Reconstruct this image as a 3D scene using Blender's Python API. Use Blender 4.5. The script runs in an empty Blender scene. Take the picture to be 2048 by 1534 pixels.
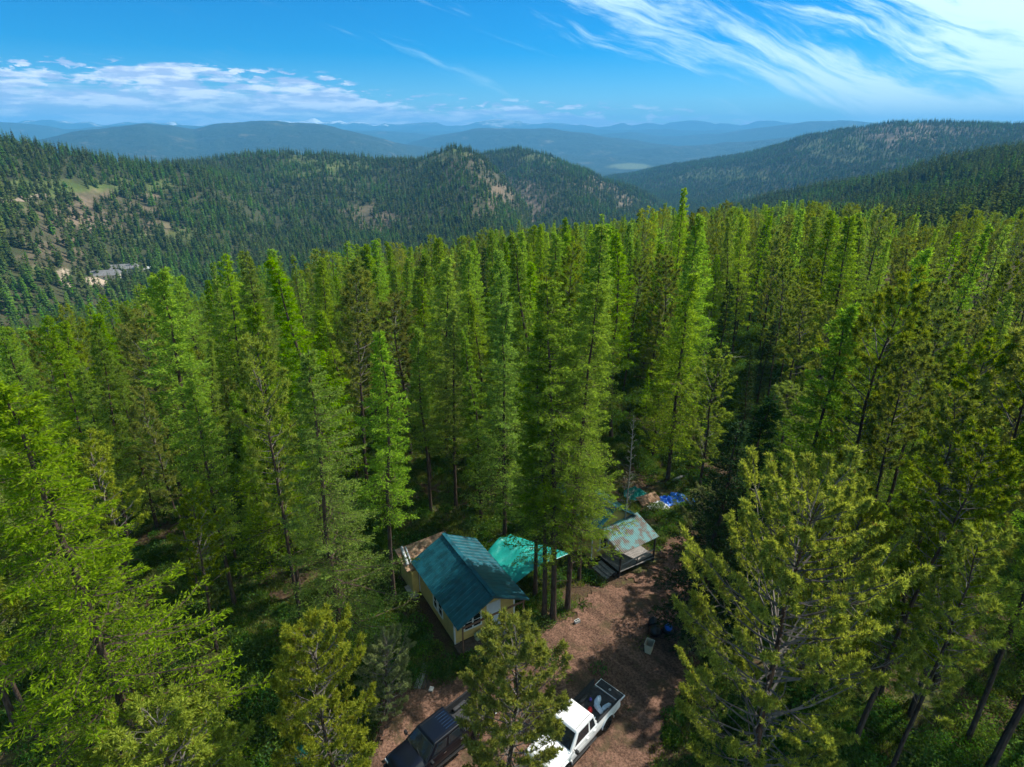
import bpy, bmesh, math, random
import numpy as np
from mathutils import Vector, Matrix
R = math.radians
scene = bpy.context.scene
col = scene.collection
# ------------------------------------------------------------------ camera
CAMZ = 31.0
F = 1200.0                      # focal length in pixels of the 2048 px wide photograph
PITCH = math.atan(500 / 1200)
cam = bpy.data.cameras.new('camera')
cam.sensor_width = 36.0
cam.lens = 36.0 * F / 2048
cam.clip_start = 0.5
cam.clip_end = 90000
camo = bpy.data.objects.new('camera', cam)
camo.location = (0, 0, CAMZ)
camo.rotation_euler = (math.pi / 2 - PITCH, 0, 0)
col.objects.link(camo)
scene.camera = camo
# ------------------------------------------------------------------ light
SUN_AZ, SUN_EL = 61.0, 47.0
SKY_STRENGTH = 0.074
SUN_STRENGTH = 5.0
EXPOSURE = 0.62
HAZE_DENSITY = 9.5e-5
HAZE_COLOR = (0.15, 0.54, 1.0)
scene.view_settings.view_transform = 'Standard'
scene.view_settings.look = 'None'
scene.view_settings.gamma = 1
scene.view_settings.use_curve_mapping = False
scene.view_settings.exposure = EXPOSURE
sl = bpy.data.lights.new('sun', 'SUN')
sl.energy = SUN_STRENGTH
sl.angle = R(0.53)
sl.color = (1.0, 0.95, 0.86)
so = bpy.data.objects.new('sun', sl)
sd = Vector((math.sin(R(SUN_AZ)) * math.cos(R(SUN_EL)), math.cos(R(SUN_AZ)) * math.cos(R(SUN_EL)), math.sin(R(SUN_EL))))
so.rotation_euler = sd.to_track_quat('Z', 'Y').to_euler()
so.location = (60, 40, 90)
col.objects.link(so)
cy = scene.cycles
cy.max_bounces = 5
cy.diffuse_bounces = 2
cy.glossy_bounces = 2
cy.transmission_bounces = 4
cy.transparent_max_bounces = 6
cy.volume_bounces = 0
cy.use_denoising = True
cy.use_adaptive_sampling = True
cy.adaptive_threshold = 0.02
cy.sample_clamp_indirect = 4


class NT:
    """small node tree helper"""
    def __init__(s, nt):
        s.nt = nt
    def n(s, t, **kw):
        nd = s.nt.nodes.new(t)
        for k, v in kw.items():
            setattr(nd, k, v)
        return nd
    def put(s, sock, v):
        if isinstance(v, bpy.types.NodeSocket):
            s.nt.links.new(v, sock)
        elif isinstance(v, (tuple, list)) and len(v) == 3 and len(getattr(sock, 'default_value', (0,))) == 4:
            sock.default_value = (*v, 1)
        else:
            sock.default_value = v
    def math(s, op, a, b=0.0, c=0.0, clamp=False):
        nd = s.n('ShaderNodeMath', operation=op, use_clamp=clamp)
        s.put(nd.inputs[0], a); s.put(nd.inputs[1], b); s.put(nd.inputs[2], c)
        return nd.outputs[0]
    def mix(s, fac, a, b, blend='MIX'):
        nd = s.n('ShaderNodeMix', data_type='RGBA', blend_type=blend)
        s.put(nd.inputs[0], fac); s.put(nd.inputs[6], a); s.put(nd.inputs[7], b)
        return nd.outputs[2]
    def ramp(s, v, stops, interp='LINEAR'):
        nd = s.n('ShaderNodeValToRGB')
        cr = nd.color_ramp
        cr.interpolation = interp
        while len(cr.elements) < len(stops):
            cr.elements.new(0.5)
        for e, (p, c) in zip(cr.elements, stops):
            e.position = p
            e.color = (c, c, c, 1) if not isinstance(c, (tuple, list)) else (*c, 1)
        s.put(nd.inputs[0], v)
        return nd.outputs[0]
    def rng(s, v, a, b, c=0.0, d=1.0, smooth=True):
        nd = s.n('ShaderNodeMapRange', interpolation_type='SMOOTHSTEP' if smooth else 'LINEAR')
        s.put(nd.inputs[0], v)
        for i, q in enumerate((a, b, c, d)):
            s.put(nd.inputs[1 + i], q)
        return nd.outputs[0]
    def noise(s, vec, scale, detail=5, rough=0.55, dist=0.0, dims='3D'):
        nd = s.n('ShaderNodeTexNoise', noise_dimensions=dims)
        if vec is not None:
            s.put(nd.inputs['Vector'], vec)
        nd.inputs['Scale'].default_value = scale
        nd.inputs['Detail'].default_value = detail
        nd.inputs['Roughness'].default_value = rough
        nd.inputs['Distortion'].default_value = dist
        return nd.outputs[0]
    def comb(s, x, y, z=0.0):
        nd = s.n('ShaderNodeCombineXYZ')
        s.put(nd.inputs[0], x); s.put(nd.inputs[1], y); s.put(nd.inputs[2], z)
        return nd.outputs[0]
    def mapping(s, vec, scale=(1, 1, 1), rot=(0, 0, 0), loc=(0, 0, 0)):
        nd = s.n('ShaderNodeMapping')
        s.put(nd.inputs[0], vec)
        nd.inputs['Location'].default_value = loc
        nd.inputs['Rotation'].default_value = rot
        nd.inputs['Scale'].default_value = scale
        return nd.outputs[0]


# ------------------------------------------------------------------ world: sky and clouds
w = bpy.data.worlds.new('World')
scene.world = w
w.use_nodes = True
w.node_tree.nodes.clear()
T = NT(w.node_tree)
tc = T.n('ShaderNodeTexCoord').outputs['Generated']
sky = T.n('ShaderNodeTexSky', sky_type='NISHITA')
sky.sun_disc = False
sky.sun_elevation = R(SUN_EL)
sky.sun_rotation = R(SUN_AZ)
sky.altitude = 1200
sky.air_density = 1.0
sky.dust_density = 0.3
sky.ozone_density = 3.0
hs = T.n('ShaderNodeHueSaturation')
hs.inputs['Hue'].default_value = 0.485
hs.inputs['Saturation'].default_value = 1.95
hs.inputs['Value'].default_value = 1.0
T.put(hs.inputs['Color'], sky.outputs[0])
skyc = T.mix(1.0, hs.outputs[0], (0.55, 0.86, 1.15), 'MULTIPLY')
sep = T.n('ShaderNodeSeparateXYZ'); T.put(sep.inputs[0], tc)
X, Y, Z = sep.outputs
az = T.math('MULTIPLY', T.math('ARCTAN2', X, Y), 57.2958)
el = T.math('MULTIPLY', T.math('ARCSINE', Z), 57.2958)
# low cumulus and stratus above the far range
top = T.n('ShaderNodeFloatCurve')
T.put(top.inputs['Value'], T.rng(az, -60, 60, 0, 1, False))
cm = top.mapping
cm.use_clip = False
pts = [(0, 0.54), (0.19, 0.54), (0.36, 0.50), (0.41, 0.36), (0.50, 0.30), (0.56, 0.27), (0.61, 0.22), (0.68, 0.16), (0.76, 0.13), (1, 0.13)]
c0 = cm.curves[0]
while len(c0.points) < len(pts):
    c0.points.new(0.5, 0.5)
for q, (a, b) in zip(c0.points, pts):
    q.location = (a, b)
cm.update()
topel = T.math('MULTIPLY', top.outputs[0], 10)                     # degrees
v1 = T.comb(T.math('MULTIPLY', az, 0.16), T.math('MULTIPLY', el, 0.75))
n1 = T.noise(v1, 1.0, 9, 0.58, 0.15)
v2 = T.comb(T.math('MULTIPLY', az, 0.10), T.math('MULTIPLY', el, 1.7), 4.0)
n2 = T.noise(v2, 1.0, 8, 0.6, 0.3)
edge = T.rng(T.math('SUBTRACT', topel, el), -0.6, 1.6)
puff = T.rng(T.math('ADD', n1, T.math('MULTIPLY', edge, 0.30)), 0.71, 0.80)
leftw = T.rng(az, 0, -14)
low = T.math('MULTIPLY', T.rng(T.math('SUBTRACT', T.math('MULTIPLY', topel, 0.62), el), -0.7, 0.9), T.rng(az, 10, -4))
strat = T.math('MULTIPLY', T.rng(T.math('ADD', n2, T.math('MULTIPLY', low, 0.36)), 0.56, 0.76), low)
sp = T.math('MULTIPLY', strat, 0.8)
# smaller bright heaps
v3 = T.comb(T.math('MULTIPLY', az, 0.55), T.math('MULTIPLY', el, 2.1), 9.0)
n3 = T.noise(v3, 1.0, 7, 0.6, 0.2)
heap = T.math('MULTIPLY', T.rng(n3, 0.52, 0.60), T.rng(T.math('SUBTRACT', T.math('MULTIPLY', topel, 0.95), el), -0.2, 0.5))
heap = T.math('MULTIPLY', heap, T.rng(az, 24, 10))
cum = T.math('MAXIMUM', T.math('MAXIMUM', puff, sp), T.math('MULTIPLY', heap, 0.95))
cum = T.math('MULTIPLY', cum, T.rng(el, -1.5, 0.3))
shade = T.noise(T.comb(T.math('MULTIPLY', az, 0.3), T.math('MULTIPLY', el, 1.6), 2.0), 1.0, 6, 0.6)
ccol = T.mix(T.rng(shade, 0.42, 0.60), (5.0, 6.2, 9.0), (10.6, 11.2, 12.2))
# high cirrus sweeping to the right
an = -0.34
al = T.math('ADD', T.math('MULTIPLY', az, math.cos(an)), T.math('MULTIPLY', el, math.sin(an)))
ac = T.math('SUBTRACT', T.math('MULTIPLY', el, math.cos(an)), T.math('MULTIPLY', az, math.sin(an)))
wv = T.noise(T.comb(T.math('MULTIPLY', al, 0.05), T.math('MULTIPLY', ac, 0.12), 7.0), 1.0, 3)
ac2 = T.math('ADD', ac, T.math('MULTIPLY', T.math('SUBTRACT', wv, 0.5), 5.0))
c1 = T.noise(T.comb(T.math('MULTIPLY', al, 0.07), T.math('MULTIPLY', ac2, 0.55), 1.0), 1.0, 10, 0.62, 0.4)
c2 = T.noise(T.comb(T.math('MULTIPLY', al, 0.35), T.math('MULTIPLY', ac2, 2.6), 3.0), 1.0, 6, 0.7, 0.3)
band = T.math('MULTIPLY', T.rng(T.math('ABSOLUTE', T.math('SUBTRACT', ac2, 11.8)), 3.6, 0.3), T.rng(az, -6, 10))
glow_veil = T.rng(T.math('ADD', az, T.math('MULTIPLY', T.math('SUBTRACT', c1, 0.5), 14)), 22, 39)  # thickens and whitens the cirrus at right to paint in the sun's glow
cov = T.math('ADD', T.math('MULTIPLY', band, 0.20), T.math('MULTIPLY', glow_veil, 0.38))
cir = T.rng(T.math('ADD', T.math('ADD', T.math('MULTIPLY', c1, 0.75), T.math('MULTIPLY', c2, 0.25)), cov), 0.55, 0.82)
cir = T.math('MULTIPLY', cir, T.math('MAXIMUM', T.rng(az, -30, 14, 0.10, 1), glow_veil))
cir = T.math('MULTIPLY', cir, T.rng(el, 0, 2.5, 0.8, 1))
skyc = T.mix(T.math('MULTIPLY', cir, 0.93), skyc, T.mix(glow_veil, (7.6, 10.6, 11.4), (9.5, 12.5, 12.0)))
skyc = T.mix(T.math('MULTIPLY', cum, 0.92), skyc, ccol)
bg = T.n('ShaderNodeBackground')
T.put(bg.inputs[0], skyc)
bg.inputs[1].default_value = SKY_STRENGTH
wo = T.n('ShaderNodeOutputWorld')
w.node_tree.links.new(bg.outputs[0], wo.inputs[0])

# ------------------------------------------------------------------ helpers
def tag(o, label=None, cat=None, group=None, kind=None):
    if label: o['label'] = label
    if cat: o['category'] = cat
    if group: o['group'] = group
    if kind: o['kind'] = kind
    return o


def link(name, me, parent=None, loc=None, rz=0):
    o = bpy.data.objects.new(name, me)
    col.objects.link(o)
    if parent is not None: o.parent = parent
    if loc is not None: o.location = loc
    if rz: o.rotation_euler = (0, 0, rz)
    return o


def empty(name, label, cat, loc, rz=0, group=None):
    o = bpy.data.objects.new(name, None)
    o.empty_display_size = 0.3
    col.objects.link(o)
    o.location = loc
    o.rotation_euler = (0, 0, rz)
    return tag(o, label, cat, group)


def mat(name, color, rough=0.8, metal=0.0, var=0.0, scale=6.0, bump=0.0, bscale=20.0, stretch=(1, 1, 1), color2=None, lo=0.4, hi=0.6, spec=0.3, coat=0.0):
    m = bpy.data.materials.new(name)
    m.use_nodes = True
    t = NT(m.node_tree)
    b = m.node_tree.nodes['Principled BSDF']
    tcn = t.n('ShaderNodeTexCoord').outputs['Object']
    v = t.mapping(tcn, stretch)
    c = color
    if color2 is not None:
        c = t.mix(t.rng(t.noise(v, scale, 6, 0.6), lo, hi), color, color2)
    elif var:
        c = t.mix(t.rng(t.noise(v, scale, 6, 0.6), 0.3, 0.7), tuple(x * (1 - var) for x in color), tuple(min(1, x * (1 + var)) for x in color))
    t.put(b.inputs['Base Color'], c)
    b.inputs['Roughness'].default_value = rough
    b.inputs['Metallic'].default_value = metal
    b.inputs['Specular IOR Level'].default_value = spec
    b.inputs['Coat Weight'].default_value = coat
    b.inputs['Coat Roughness'].default_value = 0.08
    if bump:
        bn = t.n('ShaderNodeBump')
        bn.inputs['Strength'].default_value = bump
        bn.inputs['Distance'].default_value = 0.05
        t.put(bn.inputs['Height'], t.noise(v, bscale, 5, 0.6))
        t.put(b.inputs['Normal'], bn.outputs[0])
    return m


class MB:
    """mesh builder: boxes, prisms and tubes gathered into one mesh"""
    def __init__(s):
        s.v = []; s.f = []; s.m = []
    def add(s, vs, fs, mi=0):
        o = len(s.v)
        s.v += [tuple(q) for q in vs]
        s.f += [tuple(i + o for i in f) for f in fs]
        s.m += [mi] * len(fs)
        return s
    def box(s, a, b, mi=0):
        (x0, y0, z0), (x1, y1, z1) = a, b
        return s.add([(x0, y0, z0), (x1, y0, z0), (x1, y1, z0), (x0, y1, z0), (x0, y0, z1), (x1, y0, z1), (x1, y1, z1), (x0, y1, z1)],
                     [(3, 2, 1, 0), (4, 5, 6, 7), (0, 1, 5, 4), (1, 2, 6, 5), (2, 3, 7, 6), (3, 0, 4, 7)], mi)
    def bar(s, p, q, wd, ht, mi=0):
        """box beam from p to q with width wd, height ht"""
        p, q = Vector(p), Vector(q)
        d = (q - p).normalized()
        up = Vector((0, 0, 1)) if abs(d.z) < 0.95 else Vector((0, 1, 0))
        sx = d.cross(up).normalized() * wd / 2
        sz = sx.cross(d).normalized() * ht / 2
        vs = [p - sx - sz, p + sx - sz, p + sx + sz, p - sx + sz, q - sx - sz, q + sx - sz, q + sx + sz, q - sx + sz]
        return s.add(vs, [(3, 2, 1, 0), (4, 5, 6, 7), (0, 1, 5, 4), (1, 2, 6, 5), (2, 3, 7, 6), (3, 0, 4, 7)], mi)
    def tube(s, pts, rad, n=8, mi=0, cap=True):
        pts = [Vector(p) for p in pts]
        if not isinstance(rad, (list, tuple)): rad = [rad] * len(pts)
        vs = []; fs = []
        for i, p in enumerate(pts):
            d = (pts[min(i + 1, len(pts) - 1)] - pts[max(i - 1, 0)]).normalized()
            up = Vector((0, 0, 1)) if abs(d.z) < 0.9 else Vector((1, 0, 0))
            a = d.cross(up).normalized(); b = a.cross(d)
            for k in range(n):
                t = 2 * math.pi * k / n
                vs.append(p + (a * math.cos(t) + b * math.sin(t)) * rad[i])
        for i in range(len(pts) - 1):
            for k in range(n):
                k2 = (k + 1) % n
                fs.append((i * n + k, i * n + k2, (i + 1) * n + k2, (i + 1) * n + k))
        if cap:
            fs.append(tuple(range(n))[::-1])
            fs.append(tuple((len(pts) - 1) * n + k for k in range(n)))
        return s.add(vs, fs, mi)
    def build(s, name, m, parent=None, loc=None, rz=0, smooth=False, bevel=0.0, seg=2):
        me = bpy.data.meshes.new(name)
        me.from_pydata(s.v, [], s.f)
        for q in (m if isinstance(m, (list, tuple)) else [m]):
            me.materials.append(q)
        me.polygons.foreach_set('material_index', s.m)
        if smooth:
            me.polygons.foreach_set('use_smooth', [True] * len(s.f))
        me.update()
        o = link(name, me, parent, loc, rz)
        if bevel:
            bv = o.modifiers.new('bevel', 'BEVEL')
            bv.width = bevel; bv.segments = seg; bv.limit_method = 'ANGLE'; bv.angle_limit = R(35)
        return o


def hashf(ix, iy, seed):
    h = (ix.astype(np.int64) * 374761393 + iy.astype(np.int64) * 668265263 + seed * 974634777) & 0x7fffffff
    h = ((h ^ (h >> 13)) * 1274126177) & 0x7fffffff
    return ((h ^ (h >> 16)) & 0xffff) / 65535.0


def vnoise(x, y, seed=0):
    ix = np.floor(x); iy = np.floor(y)
    fx = x - ix; fy = y - iy
    fx = fx * fx * (3 - 2 * fx); fy = fy * fy * (3 - 2 * fy)
    a = hashf(ix, iy, seed); b = hashf(ix + 1, iy, seed); c = hashf(ix, iy + 1, seed); d = hashf(ix + 1, iy + 1, seed)
    return (a * (1 - fx) + b * fx) * (1 - fy) + (c * (1 - fx) + d * fx) * fy


def fbm(x, y, octv=4, seed=0):
    s = 0; a = 0.5; t = 0
    for i in range(octv):
        s = s + a * vnoise(x * 2 ** i + 17.3 * i, y * 2 ** i - 9.1 * i, seed + i); t += a; a *= 0.5
    return s / t


def sstep(t):
    t = np.clip(t, 0, 1)
    return t * t * (3 - 2 * t)

# ------------------------------------------------------------------ terrain, metres: the viewer stands at x = y = 0, 31 m up
def azel(px, py):
    x = px - 1024.0; u = 767.0 - py
    fy = F * math.cos(PITCH) + u * math.sin(PITCH)
    fz = -F * math.sin(PITCH) + u * math.cos(PITCH)
    return math.degrees(math.atan2(x, fy)), fz / math.hypot(x, fy)


def topx(x, y, z):
    """where a point of the land falls in the survey picture (used to lay out woods and clearings)"""
    z = z - CAMZ
    fw = y * math.cos(PITCH) - z * math.sin(PITCH)
    u = y * math.sin(PITCH) + z * math.cos(PITCH)
    fw = np.where(fw > 0.1, fw, 0.1)
    return 1024 + F * x / fw, 767 - F * u / fw


LAYERS = []
def layer(pts, dist, wf, wb, tree=15.0, rough=1.0):
    A = []; Zr = []; D = []
    for i, (px, py) in enumerate(pts):
        a, te = azel(px, py)
        d = np.interp(px, [q[0] for q in dist], [q[1] for q in dist])
        A.append(a); D.append(d); Zr.append(CAMZ + d * te - tree)
    LAYERS.append((np.array(A), np.array(Zr), np.array(D), wf, wb, rough))


layer([(-500, 215), (-250, 240), (0, 264), (100, 286), (200, 301), (300, 309), (400, 316), (480, 330), (560, 370), (640, 430)], [(0, 950), (200, 1050), (480, 1250), (600, 1300)], 680, 420)
layer([(200, 350), (330, 312), (400, 303), (480, 292), (560, 287), (650, 287), (750, 298), (830, 300), (865, 290), (905, 277), (940, 286), (975, 312), (1000, 340), (1030, 375), (1080, 440), (1130, 520)], [(300, 1550), (900, 1500), (1080, 1250)], 900, 420)
layer([(850, 400), (900, 330), (960, 302), (1000, 296), (1040, 291), (1090, 298), (1130, 309), (1180, 326), (1210, 346), (1260, 366), (1310, 397), (1345, 425), (1400, 480)], [(900, 2150), (1300, 1750)], 1000, 500)
layer([(1240, 520), (1330, 450), (1450, 405), (1550, 380), (1700, 354), (1800, 334), (1900, 307), (2048, 277), (2300, 235), (2700, 200)], [(1300, 1350), (1600, 1100), (2048, 900)], 700, 420)
layer([(1060, 420), (1150, 372), (1220, 347), (1300, 336), (1400, 319), (1500, 299), (1600, 271), (1700, 251), (1800, 244), (1900, 242), (2048, 247), (2300, 240), (2700, 238)], [(1100, 3600), (1600, 3100), (2048, 3000)], 1700, 1300, 12)
layer([(-500, 262), (60, 285), (120, 272), (180, 263), (290, 250), (340, 256), (390, 266), (430, 256), (520, 250), (630, 249), (700, 261), (760, 270), (850, 288), (950, 310)], [(0, 7000), (900, 7800)], 2600, 2200, 0)
layer([(-500, 240), (0, 250), (60, 251), (130, 260), (240, 253), (310, 246), (400, 250), (520, 262), (640, 262), (760, 257), (830, 259), (900, 268), (1000, 290)], [(0, 12500), (900, 12500)], 2800, 2500, 0)
layer([(780, 300), (860, 275), (900, 268), (950, 262), (1000, 264), (1090, 261), (1150, 266), (1250, 280), (1350, 291), (1450, 300), (1600, 330)], [(900, 9500), (1500, 9000)], 2600, 2200, 0)
layer([(1100, 300), (1400, 292), (1550, 280), (1700, 262), (1800, 256), (2048, 262), (2500, 262)], [(1100, 8500), (2048, 8000)], 1800, 1800, 0)
layer([(1080, 285), (1180, 271), (1260, 258), (1330, 265), (1400, 263), (1480, 258), (1550, 250), (1620, 243), (1700, 242), (1740, 248), (1850, 252), (2500, 256)], [(1100, 12500), (2048, 12000)], 2500, 2600, 0)
rr = random.Random(5)
snow = [(-500, 246)]
x = -480
PK = {350: 240, 430: 243, 460: 242, 495: 244, 630: 241, 700: 246, 740: 247, 120: 248, 180: 245, 1000: 245, 1040: 246, 1150: 247, 1340: 247, 1440: 246, 1550: 245}
while x < 2500:
    snow.append((x, 248.5 + rr.uniform(-5.0, 3.5)))
    x += rr.uniform(13, 34)
for k, v_ in PK.items(): snow.append((k, v_))
snow.sort()
layer(snow, [(0, 18500), (2048, 18500)], 3500, 2500, 0)
layer([(-500, 254), (200, 257), (500, 256), (900, 262), (1060, 258), (1250, 255), (1500, 254), (2500, 256)], [(0, 15500), (2048, 15000)], 2500, 3500, 0)


def height(x, y):
    x = np.asarray(x, float); y = np.asarray(y, float)
    r = np.hypot(x, y) + 1e-6
    az = np.degrees(np.arctan2(x, y))
    azc = np.clip(az, -60, 60)
    r0 = np.interp(azc, [-45, -20, 0, 20, 45], [34, 50, 76, 105, 130])
    sl_ = np.interp(azc, [-45, -20, 0, 20, 32, 45], [0.30, 0.22, 0.16, 0.11, 0.07, 0.02])
    near = -sl_ * (np.sqrt((np.maximum(r - r0, 0)) ** 2 + 100) - 10) * (r > r0)
    fl_l = np.interp(r, [0, 450, 650, 1300, 2500, 5000, 8000, 40000], [-84, -94, -97, -150, -215, -290, -335, -360])
    fl_r = np.interp(r, [0, 300, 650, 1300, 2500, 5000, 8000, 40000], [-40, -45, -75, -150, -215, -290, -335, -360])
    wr = sstep((azc - 2) / 22)
    floor = fl_l * (1 - wr) + fl_r * wr
    k = 14.0
    dlt = near - floor
    base = floor + 0.5 * (dlt + np.sqrt(dlt * dlt + k * k)) - 0.5 * (np.sqrt((40.0 + 0 * r) ** 2 + k * k) - 40) * np.exp(-r / 200)
    
    # keep the flat bench exact and blend outwards
    b = sstep((r - 60) / 60)
    base = near * (1 - b) + base * b
    h = base
    behind = sstep((np.abs(az) - 70) / 40)
    for A, Zr, D, wf, wb, ro in LAYERS:
        zr = np.interp(az, A, Zr, left=Zr[0], right=Zr[-1]); d = np.interp(az, A, D)
        wob = 1 + 0.08 * (vnoise(az * 0.16, az * 0 + wf, 11) - 0.5)
        t = np.where(r < d * wob, (d * wob - r) / wf, (r - d * wob) / wb)
        s = sstep(1 - t)
        s = s * (1 - behind)
        zz = base + (np.maximum(zr, base) - base) * s
        h = np.maximum(h, zz)
    up = np.clip((h - base) / 60.0, 0, 1)
    g1 = fbm(x / 210, y / 210, 4, 3) - 0.5
    g2 = fbm(x / 1500, y / 1500, 5, 7) - 0.5
    g3 = fbm(x / 2600, y / 2600, 5, 9) - 0.5
    w2 = sstep((r - 2600) / 2500); w3 = sstep((r - 9000) / 8000)
    h = h + up * sstep((r - 300) / 300) * (g1 * 34 + g2 * 150 * w2 + g3 * 330 * w3)
    h = h + (fbm(x / 9, y / 9, 3, 8) - 0.5) * 1.2 * sstep((r - 48) / 40)
    return h


def hit(px, py):
    """first point of the land met by the sight line through a survey pixel"""
    a, te = azel(px, py)
    rs = np.geomspace(15, 30000, 4000)
    xs = rs * math.sin(R(a)); ys = rs * math.cos(R(a))
    hz = height(xs, ys)
    k = np.argmax(hz > CAMZ + rs * te)
    return xs[k], ys[k], hz[k]


def blobs(px, py, L, soft=0.5, seed=21, jit=0.5):
    m = np.zeros_like(px)
    wx = (fbm(px / 22, py / 14, 3, seed) - 0.5) * 2; wy = (fbm(px / 22 + 50, py / 14, 3, seed + 5) - 0.5) * 2
    for cx, cy_, rx, ry, s in L:
        q = np.sqrt(((px - cx) / rx + wx * jit) ** 2 + ((py - cy_) / ry + wy * jit) ** 2)
        m = np.maximum(m, s * sstep((1.25 - q) / soft))
    return m


SCREE = [(190, 425, 130, 38, 1), (90, 470, 90, 22, .9), (110, 515, 60, 16, .8), (300, 450, 60, 20, .7), (930, 345, 70, 32, .55), (1040, 385, 60, 30, .9), (1075, 420, 22, 18, .9), (965, 415, 30, 15, .9), (760, 445, 45, 22, .9),
         (1200, 370, 40, 14, .8), (1250, 400, 28, 18, .8), (1790, 265, 90, 22, 1), (1900, 265, 70, 12, .6), (720, 420, 30, 14, .5)]
GRASS = [(130, 375, 130, 20, .9), (30, 400, 80, 18, .9), (260, 372, 80, 14, .8), (640, 335, 90, 22, .8), (870, 305, 80, 22, .85), (730, 318, 60, 16, .6), (1080, 315, 60, 12, .7), (1450, 350, 90, 12, .7), (1700, 300, 90, 20, .6),
         (1780, 400, 120, 14, .8), (1880, 375, 80, 12, .8), (1560, 395, 70, 8, .6), (350, 470, 80, 20, .5), (80, 545, 60, 12, .7)]
MEADOW = [(1258, 333, 42, 6, 1)]
YARD = [(200, 562, 34, 10, 1), (128, 548, 10, 12, 1), (290, 545, 8, 8, .9)]


def land_masks(x, y, z):
    px, py = topx(x, y, z)
    r = np.hypot(x, y)
    hillm = (r > 330) & (r < 5200)
    br = 0.4 + 0.6 * sstep((fbm(x / 26, y / 26, 4, 77) - 0.36) * 5)
    sc = blobs(px, py, SCREE, jit=0.9) * hillm * br * 0.85
    gr = blobs(px, py, GRASS, seed=41, jit=0.9) * hillm * br * 0.8
    md = blobs(px, py, MEADOW, jit=0.35) * 0.38 * (r > 4500)
    yd = blobs(px, py, YARD, jit=0.25) * hillm
    return sc, gr, md, yd


AZ = np.concatenate([np.linspace(-180, -56, 60, endpoint=False), np.linspace(-56, 56, 620), np.linspace(56, 180, 61)[1:-1]])
RADII = np.concatenate([[0.01, 6, 12], np.linspace(16, 60, 40), np.geomspace(61, 300, 90), np.geomspace(304, 5200, 360), np.geomspace(5260, 21400, 200)])
IA = int(np.searchsorted(RADII, 300)); IB = int(np.searchsorted(RADII, 5230))


def sheet(name, i0, i1, m):
    rs = RADII[i0:i1 + 1]
    aa, rg = np.meshgrid(np.radians(AZ), rs)
    x = rg * np.sin(aa); y = rg * np.cos(aa)
    z = height(x, y)
    nA = len(AZ); nR = len(rs)
    co = np.stack([x, y, z], -1).reshape(-1, 3)
    i = np.arange(nR - 1)[:, None] * nA; j = np.arange(nA)[None, :]; j2 = (j + 1) % nA
    f = np.stack([i + j, i + nA + j, i + nA + j2, i + j2], -1).reshape(-1, 4)[:, ::-1]
    f = f[:, ::-1]
    me = bpy.data.meshes.new(name)
    me.vertices.add(len(co)); me.vertices.foreach_set('co', co.ravel())
    me.loops.add(f.size); me.loops.foreach_set('vertex_index', f.ravel())
    me.polygons.add(len(f)); me.polygons.foreach_set('loop_start', np.arange(len(f)) * 4)
    me.polygons.foreach_set('use_smooth', np.ones(len(f), bool))
    for nm, d in zip(('scree', 'grass', 'meadow', 'yard'), land_masks(co[:, 0], co[:, 1], co[:, 2])):
        a = me.attributes.new(nm, 'FLOAT', 'POINT'); a.data.foreach_set('value', d.astype(np.float32))
    me.materials.append(m)
    me.update(calc_edges=True)
    return tag(link(name, me), kind='structure')


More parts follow.
